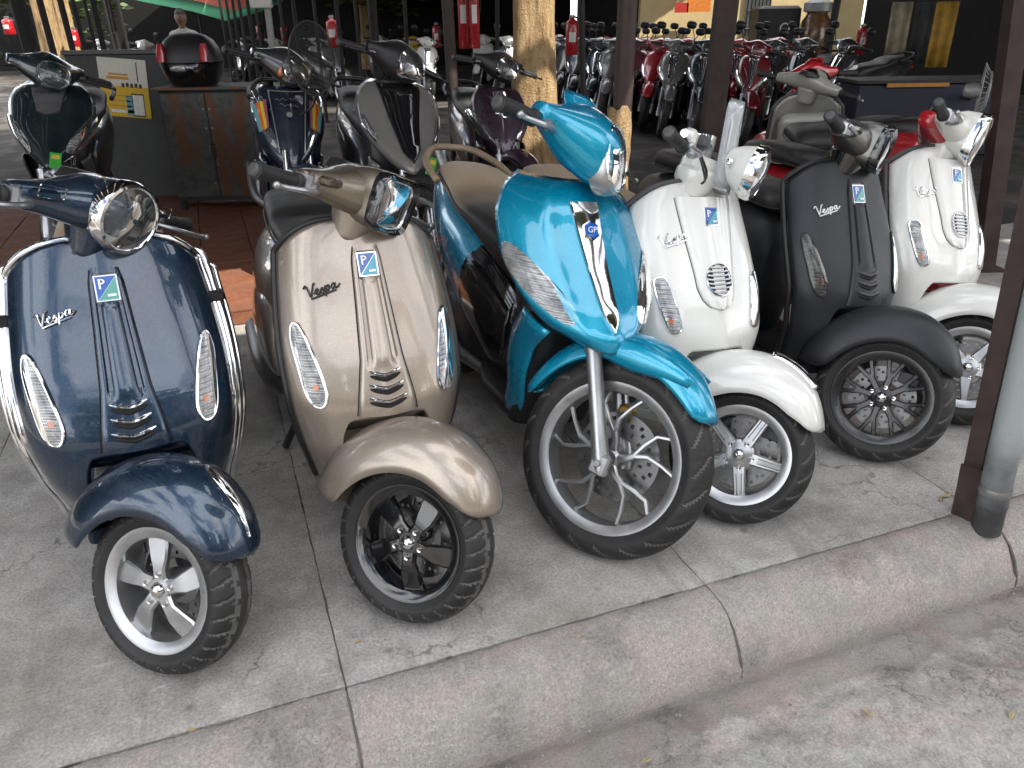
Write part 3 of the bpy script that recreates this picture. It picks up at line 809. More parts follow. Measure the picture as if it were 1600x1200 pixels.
        # dash hump
        obj('dash', G().loft([ring((-.035-.01*k, 0, .058+.012*k), EX, EY, .055-.012*k, .068-.012*k, 24, 2.4) for k in range(3)]), MT['plastic'], root, HM, sharp=60)
        LM = HM @ T(.112, 0, .004) @ RY(90+sp.get('lamp_tilt', 6)) @ RZ(90)
        if lampk == 'hex':
            hexs = lambda a: 1/(abs(math.cos(a))**5+abs(math.sin(a))**5)**.2*(1+.05*math.sin(a))*(1-.10*max(0, -math.sin(a))*abs(math.cos(a)))
            n = 48; A = np.arange(n)*2*math.pi/n; k = np.array([hexs(a) for a in A])
            def rg(r, z): return np.stack([np.cos(A)*r*k*1.05, np.sin(A)*r*k*.98, np.full(n, z)], 1)
            obj('headlamp_shell', G().loft([rg(.062, -.10), rg(.070, -.07), rg(.0745, -.035), rg(.074, -.02)], caps=False), hp, root, LM, sharp=180)
            obj('headlamp_bezel', G().loft([rg(.073, -.024), rg(.0755, -.012), rg(.0755, .008), rg(.072, .016), rg(.064, .008), rg(.060, .002)], caps=False), MT['blackgloss'], root, LM, sharp=30)
            headlamp(root, LM @ SCL(1.05, .98, 1), .059, [MT['chrome']], hexs, .055, .004)
        elif lampk == 'box':
            n = 48; A = np.arange(n)*2*math.pi/n
            hexs = lambda a: 1/(abs(math.cos(a))**4+abs(math.sin(a))**4)**.25
            k = np.array([hexs(a) for a in A])
            def rg(r, z): return np.stack([np.cos(A)*r*k, np.sin(A)*r*k, np.full(n, z)], 1)
            obj('headlamp_shell', G().loft([rg(.060, -.12), rg(.078, -.08), rg(.086, -.02), rg(.087, 0.0)], caps=False), hp, root, LM, sharp=180)
            headlamp(root, LM, .080, [MT['chrome']], hexs, .06, .008)
        else:
            obj('headlamp_shell', G().lathe([(.062, -.11), (.074, -.075), (.080, -.035), (.083, -.012), (.083, -.004)], 40), hp, root, LM, sharp=180)
            headlamp(root, LM, .072, [MT['chrome']], None, .060, .013)
        for s in (-1, 1):
            obj('switch_housing', G().box((.032, s*.150, .030), (.035, .058, .022), M=RX(-s*4), b=.006), hp if sp['style'] != 'primavera' else MT['navy'], root, HM)
            if sp.get('switch_trim'):
                o = rect_round(0, 0, .062, .026, .004, 3, .15); 
                obj('switch_trim', G().tube(np.array([(.0505, s*.150+a, .028+b) for a, b in o]), .0014, 5, closed=True), MT['chrome'], root, HM)
            obj('clamp', G().box((-.006, s*.196, .004), (.05, .022, .05), b=.008), MT[sp.get('clamp', 'alu')], root, HM)
    for s in (-1, 1): grip_set(root, HM, s, y0=.205, lever=True)
    # --- floor, tunnel, rear body
    g = G(); g.loft([ring((x, 0, z), EY, EZ, h, .022, 24, 5) for x, z, h in ((-.20, .25, .15), (-.30, .225, .165), (-.45, .215, .175), (-.62, .215, .18), (-.72, .23, .16))])
    obj('floorboard', g, body, root, sharp=50)
    for s in (-1, 1):
        obj('floor_mat', G().box((-.45, s*.10, .2395), (.30, .085, .006), b=.0025), MT['plastic'], root)
    secs = [(-.60, .07, .24, .60), (-.66, .11, .22, .70), (-.78, .165, .22, .735), (-.92, .198, .24, .745), (-1.08, .212, .26, .745), (-1.24, .205, .30, .74), (-1.40, .172, .38, .725), (-1.52, .12, .46, .70), (-1.60, .06, .52, .66)]
    obj('rear_body', seat_geo(dense(secs, 4), 36, 2.7), body, root, sharp=180)
    for s in (-1, 1):
        P2 = []
        for i in range(18):
            t = i/17; x = -.80-.62*t; hh = math.sin(math.pi*min(1, .06+.94*t**.8))**.55
            P2.append([(x, s*(.172+.055*hh*math.cos(q*1.35)), .44+.15*hh*math.sin(q*1.45)-.02*t) for q in np.linspace(-1, 1, 13)])
        obj('side_cowl', G().grid(np.array(P2), flip=(s > 0)), body, root, sharp=180, solid=.004)
    secs = [(-.60, .075, .70, .745), (-.63, .105, .705, .775), (-.75, .130, .72, .795), (-.92, .150, .735, .805), (-1.00, .152, .74, .812), (-1.06, .150, .74, .832), (-1.25, .140, .745, .842), (-1.40, .118, .74, .83), (-1.47, .08, .735, .80)]
    st = obj('seat', seat_geo(dense(secs, 4), 32, 3.0), MT[sp.get('seat', 'seat_black')], root, sharp=180)
    o = [(q[0], q[1]*1.012*math.copysign(1, s), q[2]+.018) for s in (1,) for q in dense(secs, 3)]
    loop = np.array([(x, h*1.002, z) for x, h, z in o]+[(x, -h*1.002, z) for x, h, z in o[::-1]])
    obj('seat_piping', G().tube(loop, .004, 6, closed=True), MT['seat_black'], st)
    wheel(root, 'rear_wheel', T(-1.34, 0, R), R, rim, w, sp['wheel'], MT[sp['rimmat']], None, detail=False)
    obj('tail_lamp', G().loft([ring((x, 0, .60), EY, EZ, a, b, 20, 3) for x, a, b in ((-1.53, .06, .045), (-1.595, .055, .04), (-1.61, .04, .028))]), MT['redlens'], root)
    obj('exhaust', G().tube(spline([(-.95, -.12, .17), (-1.1, -.17, .2), (-1.25, -.19, .24), (-1.5, -.19, .27)], 5), [.02, .045, .055, .05], 14), MT['steel'], root)
    obj('engine_case', G().loft([ring((x, .09, z), EY, EZ, .05, h, 18, 3) for x, z, h in ((-.85, .24, .05), (-1.0, .23, .085), (-1.2, .225, .09), (-1.4, .225, .075), (-1.45, .225, .04))]), MT['plastic_grey'], root)
    cs = G()
    for s in (-1, 1): cs.tube([(-.86, s*.09, .22), (-.93, s*.15, .10), (-.96, s*.185, .012)], .013, 8)
    cs.tube([(-.90, -.12, .17), (-.90, .12, .17)], .012, 8)
    obj('centre_stand', cs, MT['plastic'], root)
    # --- chrome guard bars
    if sp.get('guards'):
        for s in (-1, 1):
            for (dy, dx, top) in ((.013, -.012, .85), (.028, -.048, .81)):
                pts = []
                for z in (top, .78, .68, .58, .48, .38, .31):
                    pts.append((S(shW(z), z)-.004+dx, s*(shW(z)+dy), z))
                pts = [(pts[0][0]-.015, s*(abs(pts[0][1])-.030), top+.012)]+pts+[(-.33+dx, s*(.19+dy*.6), .245), (-.43, s*(.185+dy*.3), .20)]
                obj('guard_bar', G().tube(spline(pts, 6), .0082 if dy < .02 else .0072, 12), MT['chrome'], root, sharp=180)
            for z in (.755,):
                y = shW(z)
                obj('guard_clip', G().box((S(y, z)-.012, s*(y+.010), z), (.034, .045, .026), b=.005), MT['plastic'], root)
            obj('rear_guard', G().tube(spline([(-.95, s*.18, .20), (-.98, s*.27, .26), (-1.0, s*.285, .40), (-1.05, s*.28, .55), (-1.16, s*.25, .60), (-1.25, s*.2, .60)], 6), .009, 10), MT['plastic'], root, sharp=180)
    return root, tv

def place(root, tv, contact, yaw_deg, lean_deg=0.0):
    """stand the machine so that the lowest point of its front tyre touches the ground at contact"""
    M = np.array(Matrix.Rotation(R_(yaw_deg), 4, 'Z') @ Matrix.Rotation(R_(-lean_deg), 4, 'X'))
    w = xf(M, tv); k = w[np.argmin(w[:, 2])]
    root.location = (contact[0]-k[0], contact[1]-k[1], contact[2]-k[2]-.001)
    root.rotation_euler = (R_(-lean_deg), 0, R_(yaw_deg))
# ------------------------------------------------------------------ big-wheel scooters and underbone motorbikes
def text_geo(txt, size, depth=.0, shear=0.0):
    cu = bpy.data.curves.new('lettering', 'FONT'); cu.body = txt; cu.size = size; cu.shear = shear; cu.align_x = 'CENTER'; cu.align_y = 'CENTER'; cu.resolution_u = 2
    o = bpy.data.objects.new('lettering', cu); me = o.to_mesh()
    V = [tuple(v.co) for v in me.vertices]; F = [tuple(p.vertices) for p in me.polygons]
    o.to_mesh_clear(); bpy.data.objects.remove(o); bpy.data.curves.remove(cu)
    return V, F
def lettering(name, txt, size, mat, parent, place, shear=0.0):
    V, F = text_geo(txt, size, shear=shear)
    if not V: return None
    return obj(name, G().add([place(v[0], v[1]) for v in V], F), mat, parent, smooth=False)
SH_LIB = Shell([(.575, .050), (.61, .092), (.66, .140), (.72, .178), (.78, .198), (.84, .200), (.90, .178), (.945, .12)],
               [(.575, -.030), (.61, -.048), (.66, -.098), (.72, -.168), (.78, -.236), (.84, -.288), (.90, -.335), (.945, -.395)], .085, .03, .012, .045, 2.0)
SH_CYAN = Shell([(.570, .075), (.60, .130), (.65, .182), (.71, .215), (.78, .232), (.85, .228), (.90, .205), (.935, .172), (.96, .12)],
               [(.570, -.040), (.60, -.040), (.65, -.078), (.71, -.148), (.78, -.226), (.85, -.292), (.90, -.335), (.935, -.38), (.96, -.43)], .105, .025, .010, .05, 2.3)
SH_UNDER = Shell([(.52, .055), (.58, .10), (.66, .150), (.74, .178), (.82, .180), (.88, .165), (.93, .13)],
                 [(.52, -.13), (.58, -.14), (.66, -.175), (.74, -.22), (.82, -.265), (.88, -.30), (.93, -.34)], .085, .03, .012, .05, 2.0)
def moto(name, sp):
    root = empty(name); hi = sp.get('hi', False)
    shell = sp.get('shell', SH_LIB); CUR[0] = shell
    P = sp['paint']; low = sp.get('low', MT['plastic']); ST = steer_matrix(sp.get('steer', 30))
    R, rim, w = sp.get('R', .272), sp.get('rim', .198), sp.get('w', .085)
    fw, tv = wheel(root, 'front_wheel', ST @ T(0, 0, R), R, rim, w, sp.get('wheel', 'plain'), MT[sp.get('rimmat', 'alu')], sp.get('tread'), detail=hi, spin=sp.get('spin', 0))
    rk = math.tan(R_(26.5))
    for s in (-1, 1):
        y = s*(w/2+.032)
        fl = obj('fork_leg', G().tube([(.014, y, R-.035), (0, y, R), (-rk*.10, y, R+.10), (-rk*.25, y, R+.25), (-rk*.27, y, R+.27)], [.021, .025, .0215, .0215, .027], 16), MT['alu'], root, ST, sharp=40)
        obj('stanchion', G().tube([(-rk*.26, y, R+.26), (-rk*.36, y, R+.36)], .0145, 12), MT['chrome'], fl, ST)
        if hi:
            obj('axle_lug', G().box((.006, y+s*.006, R-.01), (.052, .030, .06), b=.006), MT['alu'], fl, ST)
            obj('axle_bolt', G().lathe([(.001, .012), (.009, .012), (.011, .008), (.011, 0)], 6, T(.004, y+s*.020, R-.006) @ RX(-90*s)), MT['steel'], fl, ST)
    if hi:
        obj('brake_caliper', G().box((-.03, .055, R+.10), (.05, .03, .085), b=.008), MT['brass'], root, ST)
        obj('brake_hose', G().tube(spline([(-.05, .055, R+.14), (-.10, .05, R+.25), (-.17, .03, R+.40)], 5), .004, 6), MT['plastic'], root, ST)
    ft = sp.get('fender', [(34, R+.030, .050, .030), (46, R+.042, .060, .05), (70, R+.056, .068, .068), (95, R+.060, .070, .072), (120, R+.055, .068, .06), (150, R+.045, .062, .045), (168, R+.040, .055, .03)])
    fo = obj('front_fender', fender_geo(R, ft, 36 if hi else 20, 22 if hi else 12, crease=.005), sp.get('fpaint', P), root, ST, sharp=180, solid=.005)
    if hi:     # flared cheeks of the fender in front of the fork legs
        for s in (-1, 1):
            rows = []
            for i in range(14):
                ph = 62+62*i/13; e = math.sin(math.pi*(.08+.84*i/13))
                rows.append([(math.cos(R_(ph))*(R+.045-q*.075*e), s*(.066+.014*math.sin(q*math.pi)*e), R+math.sin(R_(ph))*(R+.045-q*.075*e)) for q in np.linspace(0, 1, 7)])
            obj('fender_cheek', G().grid(np.array(rows), flip=(s < 0)), P, fo, ST, sharp=180, solid=.004)
    # apron
    z0, z1 = shell.W[0][0], shell.W[-1][0]
    nu, nv = (49, 44) if hi else (25, 20); grid = np.zeros((nu, nv, 3))
    for j in range(nv):
        z = z0+(z1-z0)*j/(nv-1)
        for i in range(nu):
            u = -1+2*i/(nu-1); y = u*shW(z); x = S(y, z)
            if hi: x += .008*math.exp(-((abs(u)-.52)/.12)**2)*min(1, (z-z0)/.1)
            grid[i, j] = (x, y, z)
    ap = obj('apron', G().grid(grid), P, root, sharp=180, solid=.02)
    # centre strip
    cs = sp.get('strip')
    if cs:
        za, zb_, wa, wb = cs[1:5]; rows = []
        for z in np.linspace(za, zb_, 22):
            t = (z-za)/(zb_-za); h = wa+(wb-wa)*t
            if t < .12: h *= t/.12*.9+.1
            rows.append([on_shield(u*h, z, o+.004) for u, o in ((-1.04, -.004), (-1, .004), (-.9, .007), (0, .010), (.9, .007), (1, .004), (1.04, -.004))])
        sg = obj('centre_strip', G().grid(np.array(rows), flip=True), MT[cs[0]], root, sharp=35)
        if hi:
            hx = [(.021*math.cos(a), .838+.021*math.sin(a)) for a in np.radians(np.arange(6)*60+30)]
            em = obj('emblem', G().loft([[on_shield(y*1.12, .838+(z-.838)*1.12, .010) for y, z in hx], [on_shield(y*1.12, .838+(z-.838)*1.12, .0165) for y, z in hx]]), MT['chrome'], root, smooth=False)
            obj('emblem_field', G().add([on_shield(y*.95, .838+(z-.838)*.95, .0172) for y, z in hx], [(0, 1, 2, 3, 4, 5)]), MT['blue_badge'], em, smooth=False)
            lettering('emblem_letters', 'GP', .020, MT['white_print'], em, lambda a, b: on_shield(a, .838+b, .0180), .2)
    # side lamps
    for s in (-1, 1):
        ol = sp.get('lampoutline', [(.197, .784), (.176, .788), (.142, .752), (.108, .712), (.080, .668), (.076, .640), (.104, .632), (.154, .672), (.192, .728)])
        o2 = spline([(s*a*sp.get('lampw', 1.0), b) for a, b in ol], 3, True)
        lam = obj('side_lamp', patch(o2, .0035), MT[sp.get('sidemat', 'sigref')], root, sharp=50)
        if sp.get('bulb'):
            obj('indicator_bulb', patch(np.array([(s*.150+.014*math.cos(a), .715+.016*math.sin(a)) for a in np.linspace(0, 6.28, 10, endpoint=False)]), .0065), MT['redlens'], lam)
        obj('lamp_lens', patch(o2, .010, dome=.006), MT['lens'], lam, sharp=180)
    # inner fairing and lower side legs
    g = G().loft([ring((x, 0, z), EX, EY, a, b, 20, 3) for x, z, a, b in ((-.40, .22, .06, .13), (-.36, .35, .06, .13), (-.34, .50, .07, .14), (-.37, .66, .09, .16), (-.42, .80, .09, .175), (-.46, .90, .07, .15))])
    obj('inner_fairing', g, low, root, sharp=180)
    for s in (-1, 1):
        rows = []
        for z in np.linspace(.23, .585, 14):
            xf_ = lerp([(.22, -.38), (.30, -.325), (.40, -.31), (.50, -.27), (.60, -.16)], z); dw = lerp([(.22, .10), (.4, .13), (.6, .17), (.7, .18)], z); y = lerp([(.22, .110), (.4, .132), (.6, .135)], z)
            rows.append([(xf_-dw*q, s*(y+.022*math.sin(q*math.pi*.8)), z+.03*q) for q in np.linspace(0, 1, 7)])
        obj('side_leg', G().grid(np.array(rows), flip=(s > 0)), sp.get('legpaint', P), root, sharp=180, solid=.012)
    # head
    zc = sp.get('headz', 1.0); HM = ST @ T(.08-rk*zc, 0, zc) @ SCL(sp.get('headscale', 1.0))
    secs = [(-.175, -.015, .018, .022, .024), (-.14, -.005, .014, .036, .034), (-.10, .016, .006, .058, .052), (-.05, .034, .0, .088, .074), (0, .042, .0, .098, .082)]
    secs = secs+[(-a, b, c, d, e) for a, b, c, d, e in secs[-2::-1]]
    rings = []
    for q in dense(secs, 4 if hi else 2):
        y, x, z, a, b = q; rr = ring((x, y, z), EX, EZ, a, b, 28, 2.4); rr[:, 2] -= .35*(rr[:, 0]-x)*max(0, 1-abs(y)/.18); rings.append(rr)
    obj('headset', G().loft(rings), sp.get('headpaint', P), root, HM, sharp=180)
    rows = []
    vz = sp.get('visor', .085)
    for i in range(9):
        t = i/8; hw_ = .085*(1-.45*t**1.6)
        rows.append([(.108-.105*t-.055*q*q, q*hw_, .020+vz*t-.025*q*q*(1-t)) for q in np.linspace(-1, 1, 11)])
    obj('visor', G().grid(np.array(rows)), sp.get('visorpaint', P), root, HM, sharp=180, solid=.045 if hi else .006, soff=1 if hi else -1)
    LM = HM @ T(.116, 0, -.006) @ RY(90-22) @ RZ(90)
    if hi:
        n = 48; A = np.arange(n)*2*math.pi/n
        leaf = lambda a: 1/(abs(math.cos(a))**2.2+abs(math.sin(a))**2.2)**(1/2.2)*(1-.10*math.sin(a))
        k = np.array([leaf(a) for a in A])
        def rg(r, z): return np.stack([np.cos(A)*r*k*.74, np.sin(A)*r*k*1.16, np.full(n, z)], 1)
        obj('headlamp_surround', G().loft([rg(.070, -.050), rg(.074, -.026), rg(.073, -.006), rg(.068, .002)], caps=False), MT['alu'], root, LM, sharp=180)
        headlamp(root, LM @ SCL(.74, 1.16, 1.3), .066, [MT['chrome']], leaf, .05, .004, rib=False)
    else:
        headlamp(root, LM @ SCL(1.15, .95, 1.2), .064, [MT[sp.get('lampring', 'chrome')]], lambda a: 1/(abs(math.cos(a))**2.6+abs(math.sin(a))**2.6)**(1/2.6), .05, .003, rib=False)
    if sp.get('amber'):
        for s in (-1, 1): obj('indicator', G().loft([ring((x, s*(.085-.2*(x-.03)), -.004-.35*(x-.03)), EY, EZ, a*.35, a, 16, 2.2) for x, a in ((-.01, .02), (.04, .033), (.09, .032), (.108, .02))]), MT['amber'], root, HM, sharp=180)
    for s in (-1, 1):
        grip_set(root, HM, s, y0=.185, lever=True, droop=3, levermat='alu' if hi else 'plastic')
        if sp.get('mirrors'):
            mr = obj('mirror', G().loft([ring((-.01, s*.235, .20)+np.array([x, 0, 0]), EY, EZ, a, b, 18, 2.6) for x, a, b in ((.03, .02, .015), (.02, .048, .034), (.0, .058, .042), (-.004, .056, .04))]), MT['plastic'], root, HM, sharp=60)
            obj('mirror_stalk', G().tube(spline([(.0, s*.165, .03), (.01, s*.185, .10), (.006, s*.225, .18)], 4), .005, 8), MT['plastic'], mr, HM)
    # body
    secs = [(-.62, .08, .24, .52), (-.70, .12, .25, .60), (-.85, .150, .30, .68), (-1.02, .165, .36, .72), (-1.20, .165, .45, .75), (-1.40, .14, .54, .78), (-1.58, .10, .62, .80), (-1.74, .05, .68, .79)]
    obj('rear_body', seat_geo(dense(secs, 4), 28, 2.6), sp.get('bodypaint', P), root, sharp=180)
    if hi: obj('front_side_panel', seat_geo(dense([(-.61, .086, .235, .53), (-.70, .125, .245, .612), (-.82, .149, .29, .675), (-.93, .160, .33, .690), (-1.02, .160, .40, .64)], 4), 28, 2.6), MT['blackgloss'], root, sharp=180)
    obj('floorboard', G().loft([ring((x, 0, z), EY, EZ, h, .03, 18, 4) for x, z, h in ((-.36, .245, .12), (-.45, .235, .135), (-.64, .235, .145), (-.74, .25, .12))]), low, root, sharp=50)
    obj('lower_body', G().loft([ring((x, 0, z), EY, EZ, a, b, 20, 3) for x, z, a, b in ((-.70, .36, .10, .12), (-.9, .34, .14, .13), (-1.15, .33, .13, .11), (-1.35, .36, .08, .07))]), low, root, sharp=180)
    secs = [(-.60, .06, .56, .63), (-.64, .095, .585, .715), (-.74, .125, .62, .765), (-.90, .148, .68, .782), (-1.06, .155, .71, .792), (-1.14, .150, .72, .812), (-1.22, .145, .73, .842), (-1.38, .130, .75, .858), (-1.50, .10, .76, .85), (-1.55, .06, .77, .83)]
    st = obj('seat', seat_geo(dense(secs, 4), 32, 2.8), MT[sp.get('seat', 'seat_black')], root, sharp=180)
    if hi:
        o = dense(secs, 3); loop = np.array([(q[0], q[1]*1.004, q[2]*.45+q[3]*.55) for q in o]+[(q[0], -q[1]*1.004, q[2]*.45+q[3]*.55) for q in o[::-1]])
        obj('seat_piping', G().tube(loop, .0035, 6, closed=True), MT['seat_black'], st)
    gr_ = G().tube(spline([(-1.30, -.165, .80), (-1.5, -.16, .84), (-1.66, -.09, .875), (-1.69, 0, .88), (-1.66, .09, .875), (-1.5, .16, .84), (-1.30, .165, .80)], 6), .014, 10)
    obj('grab_rail', gr_, MT[sp.get('rail', 'plastic')], root, sharp=180)
    obj('tail_lamp', G().loft([ring((x, 0, .72), EY, EZ, a, b, 16, 2.6) for x, a, b in ((-1.66, .07, .05), (-1.75, .06, .04), (-1.78, .03, .02))]), MT['redlens'], root)
    wheel(root, 'rear_wheel', T(-1.34, 0, R), R, rim, w, sp.get('wheel', 'plain'), MT[sp.get('rimmat', 'alu')], None, detail=False)
    obj('exhaust', G().tube(spline([(-.75, -.10, .24), (-1.0, -.16, .25), (-1.25, -.17, .28), (-1.55, -.17, .36)], 5), [.018, .03, .045, .045], 12), MT['steel'], root)
    obj('stand', G().tube([(-.72, .08, .26), (-.78, .16, .12), (-.80, .20, .015)], .011, 8), MT['plastic'], root)
    if sp.get('tag'):
        tg = obj('inspection_tag', G().box((0, 0, 0), (.004, .05, .075), M=sp['tag'] if not isinstance(sp['tag'], bool) else T(.02, -.062, .62)), MT['green_tag'], root, ST)
        obj('tag_print', G().box((0, 0, .018), (.0062, .034, .02), M=sp['tag'] if not isinstance(sp['tag'], bool) else T(.02, -.062, .62)), MT['yellow_tag'], tg, ST)
    return root, tv
# ------------------------------------------------------------------ ground materials
def kerb_coords(nt):
    """object coordinates turned so that x runs along the kerb and -y runs out to the street"""
    tc = nt.nodes.new('ShaderNodeTexCoord'); mp = N(nt, 'ShaderNodeMapping'); mp.vector_type = 'POINT'; mp.inputs['Rotation'].default_value = (0, 0, -KA); L(nt, tc.outputs['Object'], mp.inputs['Vector'])
    return mp.outputs[0]
def concrete(name, lo, mid, hi, speck=.5, bmp=.35, stain=(.20, .165, .15), stain_amt=.5, moss=0.0, scale=1.0, spall=0.0, spots=0):
    m, nt, b = new_mat(name); v = kerb_coords(nt)
    n1 = noise_node(nt, 1.6*scale, 8, .62, vec=v); n2 = noise_node(nt, 14*scale, 6, .7, vec=v); n3 = noise_node(nt, 130, 4, .7, vec=v); n4 = noise_node(nt, 3.1*scale, 5, .6, vec=v)
    c = ramp(nt, n2.outputs['Fac'], [(.30, lo), (.5, mid), (.70, hi)]).outputs[0]
    st = ramp(nt, n1.outputs['Fac'], [(.44, 0.0), (.62, stain_amt)]); c = mixc(nt, st.outputs[0], c, stain)
    dk = ramp(nt, n4.outputs['Fac'], [(.30, .55), (.55, 1.08)]); c = mixc(nt, .75, c, mixc(nt, 1.0, c, dk.outputs[0], 'MULTIPLY'))
    sp_ = ramp(nt, n3.outputs['Fac'], [(.34, 1-speck*.55), (.5, 1.0), (.68, 1+speck*.55)]); c = mixc(nt, 1.0, c, sp_.outputs[0], 'MULTIPLY')
    vo = nt.nodes.new('ShaderNodeTexVoronoi'); vo.inputs['Scale'].default_value = 42; L(nt, v, vo.inputs['Vector'])
    pit = ramp(nt, vo.outputs['Distance'], [(.05, 1.0), (.12, 0.0)]); pm = N(nt, 'ShaderNodeMath', _operation='MULTIPLY'); L(nt, pit.outputs[0], pm.inputs[0]); L(nt, ramp(nt, n2.outputs['Fac'], [(.52, 0), (.60, .8)]).outputs[0], pm.inputs[1])
    c = mixc(nt, pm.outputs[0], c, (.08, .075, .07))
    # hairline scratches and pale scuffs
    w = N(nt, 'ShaderNodeTexNoise', Scale=9.0, Detail=3.0, Roughness=.6); mp2 = N(nt, 'ShaderNodeMapping'); mp2.inputs['Scale'].default_value = (1, 5, 1); mp2.inputs['Rotation'].default_value = (0, 0, .6); L(nt, v, mp2.inputs['Vector']); L(nt, mp2.outputs[0], w.inputs['Vector'])
    sc = ramp(nt, w.outputs['Fac'], [(.66, 0), (.72, .45)]); c = mixc(nt, sc.outputs[0], c, tuple(min(1, k*1.25) for k in hi))
    if spots:      # oil drips, dark rubber scuffs and a few hairline cracks
        vs = nt.nodes.new('ShaderNodeTexVoronoi'); vs.inputs['Scale'].default_value = 6.5; vs.inputs['Randomness'].default_value = 1.0; L(nt, v, vs.inputs['Vector'])
        so_ = ramp(nt, vs.outputs['Distance'], [(.03, .55), (.10, 0)]); c = mixc(nt, so_.outputs[0], c, (.10, .093, .085))
        dv = noise_node(nt, 5, 4, .6, vec=v); mv = N(nt, 'ShaderNodeVectorMath', _operation='MULTIPLY_ADD'); mv.inputs[1].default_value = (.35, .35, .35); L(nt, dv.outputs['Color'], mv.inputs[0]); L(nt, v, mv.inputs[2])
        vc = nt.nodes.new('ShaderNodeTexVoronoi'); vc.feature = 'DISTANCE_TO_EDGE'; vc.inputs['Scale'].default_value = 1.15; L(nt, mv.outputs[0], vc.inputs['Vector'])
        ck = ramp(nt, vc.outputs['Distance'], [(.0, .75), (.006, 0)]); cm = N(nt, 'ShaderNodeMath', _operation='MULTIPLY'); L(nt, ck.outputs[0], cm.inputs[0]); L(nt, ramp(nt, n4.outputs['Fac'], [(.48, 0), (.56, 1)]).outputs[0], cm.inputs[1]); c = mixc(nt, cm.outputs[0], c, (.10, .095, .088))
        ms = N(nt, 'ShaderNodeMapping'); ms.inputs['Scale'].default_value = (7, .8, 1); L(nt, v, ms.inputs['Vector']); tn = noise_node(nt, 1.3, 5, .65, vec=ms.outputs[0])
        tm = ramp(nt, tn.outputs['Fac'], [(.56, 0), (.70, .42)]); c = mixc(nt, tm.outputs[0], c, (.16, .15, .14))
    if spall:
        ns_ = noise_node(nt, 4.5, 9, .66, vec=v); mk = ramp(nt, ns_.outputs['Fac'], [(.42, 0), (.50, spall*.6), (.62, spall)])
        vg = nt.nodes.new('ShaderNodeTexVoronoi'); vg.inputs['Scale'].default_value = 260; L(nt, v, vg.inputs['Vector'])
        ag = ramp(nt, vg.outputs['Color'], [(.1, (.24, .218, .20)), (.45, (.335, .305, .285)), (.75, (.40, .372, .348)), (.95, (.50, .475, .445))]).outputs[0]
        c = mixc(nt, mk.outputs[0], c, ag)
    if spall:
        hu = noise_node(nt, 8, 5, .65, vec=v); c = mixc(nt, 1.0, c, ramp(nt, hu.outputs['Fac'], [(.38, (.90, .945, .90)), (.50, (1, 1, .985)), (.62, (1.09, 1.01, .99))]).outputs[0], 'MULTIPLY')
        mk2 = N(nt, 'ShaderNodeMapping'); mk2.inputs['Scale'].default_value = (1, .12, .12); L(nt, v, mk2.inputs['Vector']); sk_ = noise_node(nt, 17, 6, .7, vec=mk2.outputs[0])
        st2 = ramp(nt, sk_.outputs['Fac'], [(.34, .30), (.46, 0), (.60, 0), (.72, .25)]); c = mixc(nt, st2.outputs[0], c, mixc(nt, sk_.outputs['Fac'], (.10, .095, .09), (.46, .43, .40)))
    if moss:
        nm = noise_node(nt, 2.3, 5, .6, vec=v); mr = ramp(nt, nm.outputs['Fac'], [(.50, 0), (.64, moss)]); c = mixc(nt, mr.outputs[0], c, (.115, .125, .062))
    L(nt, c, b.inputs['Base Color']); b.inputs['Roughness'].default_value = .88; b.inputs['Specular IOR Level'].default_value = .3
    ha = N(nt, 'ShaderNodeMath', _operation='ADD'); L(nt, n2.outputs['Fac'], ha.inputs[0]); L(nt, n3.outputs['Fac'], ha.inputs[1])
    if spall:
        h2 = N(nt, 'ShaderNodeMath', _operation='MULTIPLY_ADD'); h2.inputs[1].default_value = -.9; L(nt, mk.outputs[0], h2.inputs[0]); L(nt, ha.outputs[0], h2.inputs[2]); ha = h2
    bump(nt, b, ha.outputs[0], bmp, .006)
    return m
MT['slab'] = concrete('pavement_concrete', (.30, .29, .272), (.375, .362, .342), (.44, .427, .405), .5, .4, (.325, .285, .262), .55, moss=.30, spots=1)
MT['kerb'] = concrete('kerb_concrete', (.27, .25, .232), (.335, .312, .292), (.40, .375, .35), .6, .7, (.27, .235, .215), .4, scale=1.4, spall=.85)
MT['yard'] = concrete('yard_concrete', (.030, .029, .027), (.040, .038, .035), (.054, .051, .047), .3, .2)
